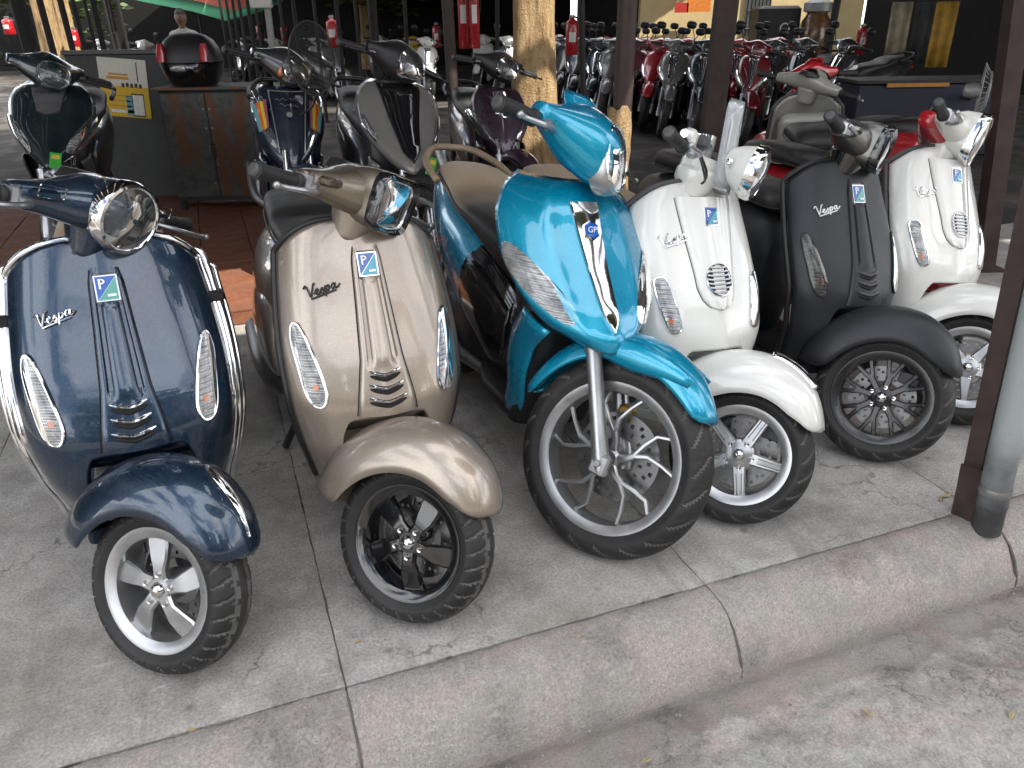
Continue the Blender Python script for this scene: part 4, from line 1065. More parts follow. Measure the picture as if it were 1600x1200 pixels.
def road_mat():
    m, nt, b = new_mat('road_surface'); v = kerb_coords(nt)
    sx = nt.nodes.new('ShaderNodeSeparateXYZ'); L(nt, v, sx.inputs[0])
    k0 = float(np.dot(KO, -KN))
    n1 = noise_node(nt, 5, 7, .65, vec=v); n2 = noise_node(nt, 26, 6, .7, vec=v); n3 = noise_node(nt, 150, 4, .7, vec=v); n4 = noise_node(nt, 1.7, 4, .6, vec=v)
    vgr = nt.nodes.new('ShaderNodeTexVoronoi'); vgr.inputs['Scale'].default_value = 210; L(nt, v, vgr.inputs['Vector'])
    grit = ramp(nt, vgr.outputs['Color'], [(.05, (.22, .20, .19)), (.35, (.33, .31, .29)), (.7, (.42, .40, .378)), (.95, (.56, .54, .51))]).outputs[0]
    rough = mixc(nt, .35, ramp(nt, n2.outputs['Fac'], [(.28, (.17, .15, .138)), (.46, (.33, .305, .285)), (.62, (.43, .405, .38)), (.78, (.50, .475, .45))]).outputs[0], grit)
    gut = ramp(nt, n1.outputs['Fac'], [(.3, (.235, .205, .188)), (.6, (.29, .265, .245)), (.8, (.34, .315, .295))]).outputs[0]
    asp = ramp(nt, n2.outputs['Fac'], [(.3, (.155, .14, .128)), (.6, (.215, .20, .185)), (.8, (.27, .255, .24))]).outputs[0]
    wob = N(nt, 'ShaderNodeMath', _operation='MULTIPLY_ADD'); wob.inputs[1].default_value = .30; L(nt, n1.outputs['Fac'], wob.inputs[0]); L(nt, sx.outputs['Y'], wob.inputs[2])
    e1 = N(nt, 'ShaderNodeMapRange'); e1.inputs[1].default_value = k0-.30+.15; e1.inputs[2].default_value = k0-.325+.15; L(nt, wob.outputs[0], e1.inputs[0])
    wob2 = N(nt, 'ShaderNodeMath', _operation='MULTIPLY_ADD'); wob2.inputs[1].default_value = .9; L(nt, n4.outputs['Fac'], wob2.inputs[0]); L(nt, wob.outputs[0], wob2.inputs[2])
    e2 = N(nt, 'ShaderNodeMapRange'); e2.inputs[1].default_value = k0-.62+.6; e2.inputs[2].default_value = k0-.66+.6; L(nt, wob2.outputs[0], e2.inputs[0])
    c = mixc(nt, e1.outputs[0], gut, rough); c = mixc(nt, e2.outputs[0], c, asp)
    s = ramp(nt, n3.outputs['Fac'], [(.33, .80), (.5, 1.0), (.7, 1.18)]); c = mixc(nt, 1.0, c, s.outputs[0], 'MULTIPLY')
    hu = noise_node(nt, 9, 5, .65, vec=v); c = mixc(nt, 1.0, c, ramp(nt, hu.outputs['Fac'], [(.38, (.95, 1.0, .96)), (.52, (1, 1, .99)), (.64, (1.07, .985, .965))]).outputs[0], 'MULTIPLY')
    bl = noise_node(nt, 3.4, 6, .6, vec=v); c = mixc(nt, 1.0, c, ramp(nt, bl.outputs['Fac'], [(.34, .58), (.46, .95), (.62, 1.12)]).outputs[0], 'MULTIPLY')
    dv = noise_node(nt, 7, 5, .65, vec=v); mv = N(nt, 'ShaderNodeVectorMath', _operation='MULTIPLY_ADD'); mv.inputs[1].default_value = (.3, .3, .3); L(nt, dv.outputs['Color'], mv.inputs[0]); L(nt, v, mv.inputs[2])
    vc = nt.nodes.new('ShaderNodeTexVoronoi'); vc.feature = 'DISTANCE_TO_EDGE'; vc.inputs['Scale'].default_value = 3.6; L(nt, mv.outputs[0], vc.inputs['Vector'])
    ck = ramp(nt, vc.outputs['Distance'], [(.0, .7), (.018, 0)]); cm = N(nt, 'ShaderNodeMath', _operation='MULTIPLY'); L(nt, ck.outputs[0], cm.inputs[0]); L(nt, ramp(nt, bl.outputs['Fac'], [(.46, 1), (.54, 0)]).outputs[0], cm.inputs[1]); c = mixc(nt, cm.outputs[0], c, (.10, .09, .082))
    L(nt, c, b.inputs['Base Color']); b.inputs['Roughness'].default_value = .92; b.inputs['Specular IOR Level'].default_value = .3
    ha = N(nt, 'ShaderNodeMath', _operation='ADD'); L(nt, n2.outputs['Fac'], ha.inputs[0]); L(nt, n3.outputs['Fac'], ha.inputs[1]); bump(nt, b, ha.outputs[0], .8, .006)
    return m
KO = at(1102, 912)          # a kerb joint, on the inner edge of the kerb
def K(e, n, z=0.0): return KO + KE*e + KN*n + EZ*z
MT['road'] = road_mat()
JE = [-.955, 0.0, .955]     # joints seen in the photograph; the rest repeat
STEP_N = float(np.dot(at(365, 508)-KO, KN))
def fb(p, s): return mnoise.fractal(Vector(tuple(np.asarray(p)*s)), 1.0, 2.0, 4)

# road: one sheet to the horizon, finely broken up near the kerb
es = np.concatenate([[-90, -40, -15, -8, -5, -4], np.arange(-3, 3, .022), [3.2, 4, 5, 8, 15, 40, 90]])
ns = np.concatenate([[-120, -60, -30, -10, -4, -2, -1], np.arange(-.1, .16, .05), np.arange(.17, 1.6, .022), [1.8, 2.5, 4, 7, 12, 20, 40, 90]])
P = np.zeros((len(es), len(ns), 3))
for i, e in enumerate(es):
    for j, n in enumerate(ns):
        z = -.13
        if .16 < n < 1.7 and -3.2 < e < 3.4:
            ed = .36+.10*fb((e, n*.4, 2), 1.9)+.04*fb((e, n, 5), 7)
            t = min(1, max(0, (n-ed)/.03)); z += -.010-.020*max(0, min(1, 1-(n-.195)/.035))+.016*t+(.004+.006*t)*fb((e, n, 1), 11)+.004*t*fb((e, n, 8), 34)-.012*(1 if fb((e, n, 3), 5) > .52 and t > .5 else 0)
        P[i, j] = K(e, n, z)
tag(obj('road', G().grid(P), MT['road'], sharp=180), kind='structure')

# kerb stones
kb = tag(empty('kerb'), kind='structure')
prof = [(.003, -.2), (.003, -.004), (.009, .0), (.035, .002), (.070, -.003), (.105, -.015), (.138, -.038), (.165, -.074), (.182, -.112), (.188, -.130), (.190, -.2)]
def kerb_stone(e0, e1, seed):
    g = G(); n = max(6, int((e1-e0)/.018)); rows = []
    for i in range(n+1):
        e = e0+.0022+(e1-e0-.0044)*i/n+(.0018*fb((e0, i*.01, 1), 40) if i in (0, n) else 0); row = []
        endd = min(i, n-i)/n*(e1-e0)
        for q, (a, z) in enumerate(prof):
            p = np.array([e, a, z]); d = .004*fb(p+seed, 9)+.0035*fb(p+seed*2, 26)
            rnd = .006*max(0, 1-endd/.02)**2 if 1 < q < 9 else 0
            chip = .020*max(0, fb(p*np.array([1, .3, .3])+seed, 6.5)-.42) if q in (5, 6, 7, 8, 9) else 0
            k = 1.0 if 1 <= q <= 9 else 0
            row.append(K(e, a-(chip+rnd*.5)*k, z+(d-rnd-chip*.4)*k))
        rows.append(row)
    g.grid(np.array(rows), flip=True); m = len(prof)
    V = rows[0]; g.add(V, [tuple(range(m))]); g.add(rows[-1], [tuple(range(m))[::-1]])
    return g
for k in range(-5, 6):
    obj('kerb_stone', kerb_stone(k*.955, (k+1)*.955, k*3.7), MT['kerb'], kb, sharp=60)
# pavement slabs
pv = tag(empty('pavement'), kind='structure')
def slab(e0, e1, n0, n1, seed):
    g = G(); a, b = max(4, int((e1-e0)/.03)), max(4, int((n1-n0)/.03)); rows = []
    for i in range(-1, a+2):
        row = []
        for j in range(-1, b+2):
            ii, jj = min(max(i, 0), a), min(max(j, 0), b); e = e0+.002+(e1-e0-.004)*ii/a; n = n0+.002+(n1-n0-.004)*jj/b
            if i in (-1, a+1) or j in (-1, b+1): row.append(K(e, n, -.12)); continue
            d = .0022*fb((e+seed, n, 0), 3)+.0016*fb((e+seed, n, 0), 17); eg = min(ii, a-ii, jj, b-jj)
            we = .003*fb((e, n, seed), 14)
            row.append(K(e+(we if ii in (0, a) else 0), n+(we if jj in (0, b) else 0), d-(.003 if eg == 0 else 0)))
        rows.append(row)
    return g.grid(np.array(rows))
for k in range(-5, 6):
    obj('slab', slab(k*.955, (k+1)*.955, STEP_N+.002, 0.0, k*2.3), MT['slab'], pv, sharp=60)
obj('slab_bed', G().loft([[K(-9, STEP_N, z), K(9, STEP_N, z), K(9, -.003, z), K(-9, -.003, z)] for z in (-.12, -.006)]), simple('joint_dirt', (.12, .11, .098), .95, var=.4), pv, smooth=False)
# yard floor behind, tiled platform on the left
PLAT = .075
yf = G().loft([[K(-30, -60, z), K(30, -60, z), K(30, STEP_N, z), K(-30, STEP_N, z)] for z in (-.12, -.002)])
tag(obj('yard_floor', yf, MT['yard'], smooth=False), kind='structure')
MT['tile'] = concrete('terracotta_tile', (.16, .062, .032), (.22, .085, .045), (.27, .11, .062), .35, .15, (.10, .055, .04), .5)
pf = tag(empty('tiled_platform'), kind='structure')
PE0, PE1, PN1 = -3.6, .42, STEP_N-4.6
obj('platform_base', G().loft([[K(PE0, PN1, z), K(PE1, PN1, z), K(PE1, STEP_N-.012, z), K(PE0, STEP_N-.012, z)] for z in (-.001, PLAT-.010)]), simple('tile_grout', (.055, .04, .033), .95, var=.3), pv if False else pf, smooth=False)
tl = .30; cnt = 0
tile_me = None
for i in range(int((PE1-PE0)/tl)):
    for j in range(int((STEP_N-PN1)/tl)):
        e = PE0+(i+.5)*tl; n = STEP_N-(j+.5)*tl
        c = K(e, n, PLAT-.006)
        px = c - np.array([0, 0, CAM_H])
        if tile_me is None:
            o = obj('tile', G().box((0, 0, 0), (tl-.006, tl-.006, .014), b=.002), MT['tile'], pf, smooth=False); tile_me = o.data
        else:
            o = bpy.data.objects.new('tile', tile_me); COL.objects.link(o); o.parent = pf
        o.location = c+EZ*.0015*random.uniform(-1, 1); o.rotation_euler = (0, 0, KA)
for i in range(int((PE1-PE0)/tl)):
    o = obj('riser_tile', G().box((0, 0, 0), (tl-.006, .010, PLAT-.016)), MT['tile'], pf, smooth=False); o.location = K(PE0+(i+.5)*tl, STEP_N-.006, (PLAT-.016)/2+.001); o.rotation_euler = (0, 0, KA)
tag(pf, kind='structure')

# ------------------------------------------------------------------ shed roof (sheets on purlins) with openings cut to let sun onto trunk, tiles and post
MT['roof'] = simple('dull_roof_sheet', (.05, .047, .045), .6, .3, var=.4, scale=3)
ROOF_Z = 3.9
def sun_hit(p): # where the sun ray through p crosses the roof
    p = np.asarray(p, float); return p+SUN_DIR*((ROOF_Z-p[2])/SUN_DIR[2])
TREE = aty(832, 120, 5.6)
lit = []
for z in np.linspace(.75, 1.9, 8): lit.append((sun_hit((TREE[0], TREE[1], z)), .24))
for p in (at(352, 438, PLAT), at(385, 455, PLAT), at(345, 470, PLAT), at(395, 480, PLAT)): lit.append((sun_hit(p), .20))
POSTM = aty(978, 240, 4.3)
for z in (.62, .75, .86): lit.append((sun_hit((POSTM[0], POSTM[1], z)), .10))
lit2 = [((float(np.dot(q-KO, KE)), float(np.dot(q-KO, KN))), r) for q, r in lit]
rf = empty('shed_roof', (0, 0, 0)); tag(rf, 'corrugated sheet roof over the parked scooters, out of sight overhead', 'roof')
CW = .10
def corr_sheet(e0, e1, n0, n1, z):
    xs_ = np.linspace(e0, e1, max(3, int((e1-e0)/(CW/2))+1)); return G().grid(np.array([[K(e, n, z+.012*math.cos(i*math.pi)) for n in (n0, n1)] for i, e in enumerate(xs_)]))
ROOF_FRONT = KO*0
NF = -.08
for i in range(-24, 26):
    e0, e1 = i*.8, i*.8+.79
    # split each sheet lane where an opening lies
    cuts = []
    for (q, r) in lit2:
        if e0-r < q[0] < e1+r: cuts.append((q[1]-r, q[1]+r, q[0]-r, q[0]+r))
    zz = ROOF_Z
    
    if not cuts:
        obj('roof_sheet', corr_sheet(e0, e1, -9.9, NF, zz), MT['roof'], rf, sharp=180)
    else:
        a = min(c[0] for c in cuts); b_ = max(c[1] for c in cuts); l = max(e0, min(c[2] for c in cuts)); r2 = min(e1, max(c[3] for c in cuts))
        # cells of the lane that stay: small pieces beside the opening
        stepn = .12; ncell = -9.9; run = None
        obj('roof_sheet', corr_sheet(e0, e1, -9.9, a, zz), MT['roof'], rf, sharp=180)
        obj('roof_sheet', corr_sheet(e0, e1, b_, NF, zz), MT['roof'], rf, sharp=180)
        nn = a
        while nn < b_-1e-6:
            n2_ = min(b_, nn+stepn); mid = (nn+n2_)/2
            sp_ = [(c[2], c[3]) for c in cuts if c[0] < mid < c[1]]
            lo_, hi_ = (min(s[0] for s in sp_), max(s[1] for s in sp_)) if sp_ else (e1, e1)
            lo_, hi_ = max(e0, lo_), min(e1, hi_)
            if lo_-e0 > .03: obj('roof_strip', corr_sheet(e0, lo_, nn, n2_, zz), MT['roof'], rf, sharp=180)
            if e1-hi_ > .03: obj('roof_strip', corr_sheet(hi_, e1, nn, n2_, zz), MT['roof'], rf, sharp=180)
            nn = n2_
for n in (NF-.05, -2.2, -6.4, -9.8):
    obj('purlin', G().loft([[K(-19, n-.03, z), K(20, n-.03, z), K(20, n+.03, z), K(-19, n+.03, z)] for z in (ROOF_Z-.11, ROOF_Z-.02)]), MT['roof'], rf, smooth=False)

# dirt packed into the joints between kerb stones
for k in range(-4, 6): obj('joint_fill', G().loft([[K(k*.955+s*.0030, a, z-.007) for a, z in prof] for s in (-1, 1)]), simple('kerb_joint_dirt', (.11, .10, .09), .95, var=.4), kb, smooth=False)

# grit in the gutter and on the broken road edge, and a few dry leaves
rnd = random.Random(11); g = G(); leafg = G()
for _ in range(1500):
    e = rnd.uniform(-1.6, 2.2); n = .20+abs(rnd.gauss(0, .22)) if rnd.random() < .75 else rnd.uniform(-1.2, .14); s = rnd.uniform(.0012, .0042) if n > .19 else rnd.uniform(.001, .0026)
    z = -.142 if n > .19 else (.001 if n < 0 else -.02)
    if n > .34: z = -.132
    if 0 <= n <= .19: continue
    V, F = sphere(s, 5, 3, rnd.uniform(.7, 1.3), rnd.uniform(.7, 1.3), rnd.uniform(.5, .9)); V = np.array(V)*np.array([1, 1, 1]); g.add(V+K(e, n, z+s*.4), F)
tag(obj('grit', g, simple('grit_stone', (.27, .25, .23), .9, var=.5, scale=60), smooth=False), kind='stuff')
for (px, py, s, a) in ((1478, 776, .020, .3), (1470, 782, .014, 1.2), (1430, 700, .012, 2.0), (560, 1003, .010, .5), (905, 995, .010, 1.0), (300, 1142, .012, .2), (1580, 1120, .016, .9), (1355, 1115, .013, 2.2), (1010, 1190, .014, .4), (860, 850, .008, 1.4)):
    c = at(px, py, -.125 if py > 1000 and px > 900 else .002); m3 = Matrix.Rotation(a, 3, 'Z')
    leafg.add([c+np.array(m3 @ Vector((x*s, y*s, .002+z*s))) for x, y, z in ((-1, 0, 0), (-.3, .4, .25), (.5, .3, .1), (1, 0, .3), (.4, -.35, .05), (-.4, -.35, .2))], [(0, 1, 2, 3), (0, 3, 4, 5)])
tag(obj('leaf_litter', leafg, simple('dry_leaf', (.36, .30, .16), .8, var=.4), smooth=False, solid=.0008), kind='stuff')
# ------------------------------------------------------------------ the front row
GR = 'scooters lined up along the kerb'
SH_WIDE = Shell([(z, w_*1.04) for z, w_ in SH_CLASSIC.W], SH_CLASSIC.X)
r, tv = vespa('scooter', dict(style='primavera', shell=SH_WIDE, paint=MT['navy'], trim='chrome', wheel='petal', rimmat='alu', tread='block', seat='seat_brown', steer=47, crest=True, guards=True, badge2='green_badge', inner=MT['navy'], spin=12, switch_trim=True, R=.205, rim=.140, headz=.985))
place(r, tv, at(272, 1034), -65, 1.3)
tag(r, 'navy blue scooter with chrome guard bars and round headlight, front left', 'scooter', GR)
r, tv = vespa('scooter', dict(style='sprint', paint=MT['taupe'], headpaint=MT['taupe_satin'], trim='plastic', wheel='petal', rimmat='blackgloss', tread='block', seat='seat_black', steer=46, inner=MT['taupe'], spin=-22, emblem='plastic'))
place(r, tv, at(645, 958), -67.5, 2)
tag(r, 'taupe scooter with angular headlight and glossy black five-spoke wheel', 'scooter', GR)
r, tv = moto('scooter', dict(hi=True, fender=[(42, .302, .048, .026), (52, .314, .060, .046), (72, .334, .068, .066), (95, .342, .070, .072), (120, .337, .068, .06), (150, .327, .062, .045), (168, .320, .055, .03)], shell=SH_CYAN, lampw=1.14, paint=MT['cyan'], steer=38, R=.282, rim=.205, w=.098, wheel='fork', rimmat='alu', tread='curve', strip=('chrome', .622, .905, .018, .042), headz=1.062, headscale=1.16, seat='seat_lit_rear', rail='seat_brown'))
lettering('side_script', 'Liberty', .07, MT['redlens'], r, lambda a, b: (-1.18+a*.98, -.168-.004, .60+b+a*.18), .3)
place(r, tv, at(930, 862), -70.5, 7.2)
tag(r, 'bright cyan scooter with large forked-spoke wheel and chrome centre strip', 'scooter', GR)
r, tv = vespa('scooter', dict(style='lx', lamp='naked', paint=MT['white'], trim='plastic_grey', wheel='lx', rimmat='alu', tread='curve', seat='seat_brown', steer=46, inner=MT['white'], bumper=True, script_size=.036, gz=.668))
place(r, tv, at(1140, 810), -67, 5)
tag(r, 'white scooter with bare handlebar, fly screen and round slatted grille', 'scooter', GR)
r, tv = vespa('scooter', dict(style='sprint', paint=MT['black_matt'], headpaint=MT['grey_satin'], head2=MT['blackgloss'], trim='plastic', wheel='multi', rimmat='satin_black', tread='curve', seat='seat_black', steer=42, inner=MT['black_matt'], lens='lens_smoke', sframe='plastic', black=True, badge2='green_badge', emblem='white_print', R=.216, rim=.148))
place(r, tv, at(1357, 715), -69, 5.5)
tag(r, 'matt black scooter with multi-spoke black wheel and white script', 'scooter', GR)
r, tv = vespa('scooter', dict(style='lx_shield', lamp='box', paint=MT['white'], body=MT['red'], inner=MT['red'], rearcover=MT['red'], head2=MT['white'], trim='plastic_grey', wheel='star', rimmat='alu', tread='curve', seat='seat_black', steer=40, gz=.675, script_size=.036))
place(r, tv, at(1490, 658), -70, 9)
tag(r, 'white and red scooter at the right end of the row, beside the brown post', 'scooter', GR)
# ------------------------------------------------------------------ posts, tree trunks, shed behind
MT['rust'] = simple('brown_painted_steel', (.055, .036, .032), .6, .2, var=.4, scale=8, bmp=.2)
MT['iron'] = simple('dark_iron', (.030, .028, .027), .6, .3, var=.4, scale=8)
MT['pale_steel'] = simple('pale_steel', (.36, .37, .36), .5, .4, var=.2)
def pipe_mat():
    m, nt, b = new_mat('grey_pipe_paint'); n = noise_node(nt, 6, 6, .6); tc = nt.nodes.new('ShaderNodeTexCoord'); sx = nt.nodes.new('ShaderNodeSeparateXYZ'); L(nt, tc.outputs['Object'], sx.inputs[0])
    ad = N(nt, 'ShaderNodeMath', _operation='MULTIPLY_ADD'); ad.inputs[1].default_value = .5; L(nt, n.outputs['Fac'], ad.inputs[0]); L(nt, sx.outputs['Z'], ad.inputs[2])
    mr = N(nt, 'ShaderNodeMapRange'); mr.inputs[1].default_value = .30; mr.inputs[2].default_value = .62; L(nt, ad.outputs[0], mr.inputs[0])
    c = mixc(nt, mr.outputs[0], (.045, .046, .048), (.30, .325, .325)); L(nt, c, b.inputs['Base Color']); b.inputs['Roughness'].default_value = .55; return m
MT['pipe'] = pipe_mat()
def bark(name, lo, mid, hi, sc=1):
    m, nt, b = new_mat(name); tc = nt.nodes.new('ShaderNodeTexCoord'); mp = N(nt, 'ShaderNodeMapping'); mp.inputs['Scale'].default_value = (1, 1, .22); L(nt, tc.outputs['Object'], mp.inputs['Vector'])
    n = noise_node(nt, 30*sc, 7, .68, vec=mp.outputs[0]); n2 = noise_node(nt, 70*sc, 5, .7)
    c = ramp(nt, n.outputs['Fac'], [(.30, lo), (.5, mid), (.72, hi)]).outputs[0]; L(nt, c, b.inputs['Base Color']); b.inputs['Roughness'].default_value = .9
    h = N(nt, 'ShaderNodeMath', _operation='ADD'); L(nt, n.outputs['Fac'], h.inputs[0]); L(nt, n2.outputs['Fac'], h.inputs[1]); bump(nt, b, h.outputs[0], .9, .02); return m
MT['bark'] = bark('tan_bark', (.17, .10, .048), (.42, .28, .135), (.56, .42, .24))
MT['leaf'] = simple('green_leaf', (.07, .115, .025), .5, var=.5, scale=3)
def leaf_crown(c, rad, n, seed, size=.09):
    rnd = random.Random(seed); g = G(); cl = [(np.array([rnd.gauss(0, .5), rnd.gauss(0, .5), rnd.gauss(0, .42)])*np.array(rad), rnd.uniform(.25, .5)) for _ in range(26)]
    for _ in range(n):
        q, rr = cl[rnd.randrange(len(cl))]; p = np.array(c)+q+np.array([rnd.gauss(0, 1), rnd.gauss(0, 1), rnd.gauss(0, .8)])*rr*rad[0]*.45
        a = Matrix.Rotation(rnd.uniform(0, 6.28), 3, 'Z') @ Matrix.Rotation(rnd.uniform(-1.1, 1.1), 3, 'X'); s = size*rnd.uniform(.6, 1.3)
        V = [p+np.array(a @ Vector(v))*s for v in ((-.9, 0, 0), (-.1, .38, .08), (.9, 0, 0), (-.1, -.38, .08))]; g.add(V, [(0, 1, 2, 3)])
    return g
def tree(base, h, r, crown_c, crown_r, nl, label, seed=1, lean=(0, 0), stem2=True, leaf=.10):
    t = empty('tree', tuple(base)); tag(t, label, 'tree'); g = G(); n = 56; rows = []
    for k in range(40):
        z = h*k/39; rr = r*(1.25-.35*min(1, z/1.2)-.12*z/h); row = []
        for i in range(n):
            a = 2*math.pi*i/n; lob = 1+.09*math.cos(3*a+.7+z*.2)+.05*math.cos(5*a-1)-(.30*math.exp(-((a-3.55)/.12)**2) if stem2 else 0)
            q = rr*lob*(1+.05*fb((math.cos(a), math.sin(a), z*.9+seed), 3)+.025*fb((math.cos(a)*2, math.sin(a)*2, z*3), 6)); row.append((math.cos(a)*q+lean[0]*z, math.sin(a)*q+lean[1]*z, z))
        rows.append(row)
    g.grid(np.array(rows), cv=True); tr = obj('trunk', g, MT['bark'], t, sharp=180)
    top = np.array([lean[0]*h, lean[1]*h, h])
    for k in range(6):
        a = k*1.05; e = np.array(crown_c)+np.array([math.cos(a)*crown_r[0]*.6, math.sin(a)*crown_r[0]*.6, (k % 3-1)*.4])
        obj('limb', G().tube(spline([top-EZ*.2, top*.5+e*.5+EZ*.1, e], 5), [r*.6, r*.35, r*.1], 8), MT['bark'], tr)
    obj('crown', leaf_crown(crown_c, crown_r, nl, seed, leaf), MT['leaf'], t, smooth=False)
    return t
def base_of(p, z=0.0): return (p[0], p[1], z)
tree(base_of(TREE, PLAT), 4.9, .155, (-2.4, 1.4, 6.6), (1.1, 1.1, 1.0), 2200, 'thick sunlit tan tree trunk behind the cyan scooter', 3)
def post(px, Y, w, label, mat='iron', px2=None, py2=None, square=False, py=20, base=0.0):
    p = aty(px, py, Y); o = empty('post', (p[0], p[1], base)); h = ROOF_Z-base-.12
    d = (0, 0)
    if px2 is not None: q = aty(px2, py2, Y); d = ((q[0]-p[0])/(q[2]-p[2]), 0); o.location = (p[0]-d[0]*(p[2]-base), p[1], base)
    g = G()
    if square: g.loft([[(sx*w/2+d[0]*z, sy*w/2, z) for sx, sy in ((-1, -1), (1, -1), (1, 1), (-1, 1))] for z in (.012, .4, h)])
    else: g.tube([(d[0]*z, 0, z) for z in (.012, .4, .8, h*.6, h)], w/2, 14)
    obj('shaft', g, MT[mat], o, sharp=40); obj('base_plate', G().box((0, 0, .006), (w*1.9, w*1.9, .012)), MT['rust'], o, smooth=False)
    tag(o, label, 'post'); return o
# brown channel post with sleeve and the grey down-pipe in front on the right
bp = at(1513, 800); o = empty('channel_post', tuple(bp)); o.rotation_euler = (0, R_(-3.2), 0); tag(o, 'brown steel channel post standing on the kerb at right', 'post')
def channel(w, d, t): return [(-w/2, -d/2), (w/2, -d/2), (w/2, d/2), (w/2-t, d/2), (w/2-t, -d/2+t), (-w/2+t, -d/2+t), (-w/2+t, d/2), (-w/2, d/2)]
CM = RZ(20.4+12)
obj('channel', G().prism(channel(.072, .05, .008), .0, ROOF_Z-.12, CM), MT['rust'], o, smooth=False)
g = G(); rows = []
for k in range(9):
    z = .175*k/8; rows.append([(a*1.12+.002*fb((a*40, z*30, 1), 1)-.004, b*1.12-.004, z+(.006*fb((a*30, 2, b*30), 1) if k == 8 else 0)) for a, b in channel(.074, .056, .006)])
obj('sleeve', g.loft([np.array(q) for q in rows], True, 0, CM), MT['rust'], o, smooth=False)
for z in (.03, .05): obj('bolt', G().lathe([(.001, .006), (.007, .006), (.008, 0)], 6, CM @ T(.022, -.034, z) @ RX(90)), MT['steel'], o)
pp = at(1540, 828, -.012); o = empty('drain_pipe', tuple(pp)); o.rotation_euler = (0, R_(-3.0), 0); tag(o, 'grey drain pipe with blackened foot next to the brown post', 'pipe')
obj('pipe_run', G().lathe([(.036, .003), (.040, .0), (.040, .085), (.0425, .09), (.0425, .10), (.0405, .105), (.0405, 1.5), (.0405, ROOF_Z)], 28), MT['pipe'], o, sharp=40)
obj('pipe_clip', G().lathe([(.042, .13), (.0435, .135), (.0435, .15), (.042, .155)], 28), MT['steel'], o)
# inner posts (pixel column, distance, width)
pm = post(980, 4.3, .10, 'dark brown post with peeling bark wrapped foot behind white scooter', 'rust', 968, 260)
rows = []
for k in range(22):
    z = .012+.92*k/21; rows.append([(math.cos(a)*(.062+.010*fb((math.cos(a)*2, math.sin(a)*2, z*4), 1.5))-.012*z, math.sin(a)*(.062+.010*fb((math.cos(a)*2, math.sin(a)*2, z*4), 1.5)), z+(.05*fb((math.cos(a)*2, math.sin(a)*2, 3), 1) if k == 21 else 0)) for a in np.linspace(0, 2*math.pi, 26, endpoint=False)])
obj('bark_wrap', G().grid(np.array(rows), cv=True), MT['bark'], pm, sharp=180)
post(1133, 6.4, .15, 'square brown post in front of the far maroon scooter', 'rust', 1110, 215, True)
post(909, 7.4, .055, 'thin dark post just right of the sunlit tree trunk', 'iron', 912, 190)
post(1588, 4.4, .095, 'brown post behind the white and red scooter', 'rust', 1556, 260, True)
post(700, 6.2, .085, 'brown post left of the large red fire extinguishers', 'rust', 706, 120)
far_posts = [(32, 9.5, .16, 'thick dark post at the far left corner'), (67, 10.5, .08, 'post left of the sunlit trunk at far left'), (99, 9, .062, 'slim post right of the sunlit trunk at far left'), (118, 10, .052, 'slim post beside the left red extinguisher'), (136, 11, .045, 'thin post above the poster board, left'), (149, 9.5, .062, 'thin post above the poster board, middle'), (166, 12, .04, 'hair-thin post above the poster board, right of middle'), (174, 12.5, .04, 'hair-thin post above the poster board, right'), (188, 12, .045, 'thin post left of the beige seat'),
    (346, 12, .035, 'hair-thin post right of the standing man'), (356, 12.5, .04, 'second thin post right of the standing man'), (366, 11.5, .04, 'third thin post right of the standing man'), (376, 12, .045, 'fourth thin post right of the standing man'), (389, 11, .045, 'thin post under the green canopy end'), (401, 12, .04, 'thin post left of the pale pole'), (439, 12, .045, 'thin post right of the pale pole'), (460, 11, .05, 'thin post behind the round mirror, left'), (492, 12, .045, 'thin post behind the round mirror, right'), (527, 10, .05, 'thin post behind the hanging red extinguisher'), (556, 12, .045, 'thin post above the grey scooter, left'), (582, 10.5, .11, 'thick dark post above the grey scooter'), (633, 11, .05, 'thin post above the grey scooter, right'), (777, 10, .05, 'thin post left of the big tree trunk'), (1305, 12, .10, 'dark post before the sunlit yellow wall')]
for px, Y, w, lb in far_posts: post(px, Y, w, lb, 'iron', px+(800-px)*.026, 92)
pl = post(419, 8.5, .065, 'pale steel pole carrying a white junction box', 'pale_steel', 425, 70)
obj('junction_box', G().box((-.02, -.06, 1.62), (.20, .10, .28), b=.01), MT['white_print'], pl, smooth=False)
# fire extinguishers hung on posts
MT['ext'] = simple('extinguisher_red', (.42, .012, .018), .3, 0, .6, var=.12)
def extinguisher(px, y0, y1, w, label, dia=.16):
    Y = dia*FPX/w*.93; p = aty(px, y0, Y); q = aty(px, y1, Y); h = p[2]-q[2]; r = dia/2
    o = empty('fire_extinguisher', (q[0], q[1], q[2])); tag(o, label, 'extinguisher', 'red fire extinguishers hung on the posts')
    obj('cylinder', G().lathe([(.001, 0), (r*.9, .002), (r, .02), (r, h*.80), (r*.85, h*.88), (r*.45, h*.93), (r*.35, h*.97), (.001, h*.97)], 20), MT['ext'], o, sharp=40)
    obj('valve_head', G().box((0, 0, h), (r*.9, r*.4, r*.5), b=.006), MT['steel'], o); obj('hose', G().tube(spline([(r*.3, 0, h), (r*1.15, 0, h*.9), (r*1.2, 0, h*.5)], 5), .012, 8), MT['plastic'], o)
    obj('label_plate', G().lathe([(r+.001, h*.35), (r+.001, h*.6)], 8, a0=-120, a1=-60), MT['white_print'], o)
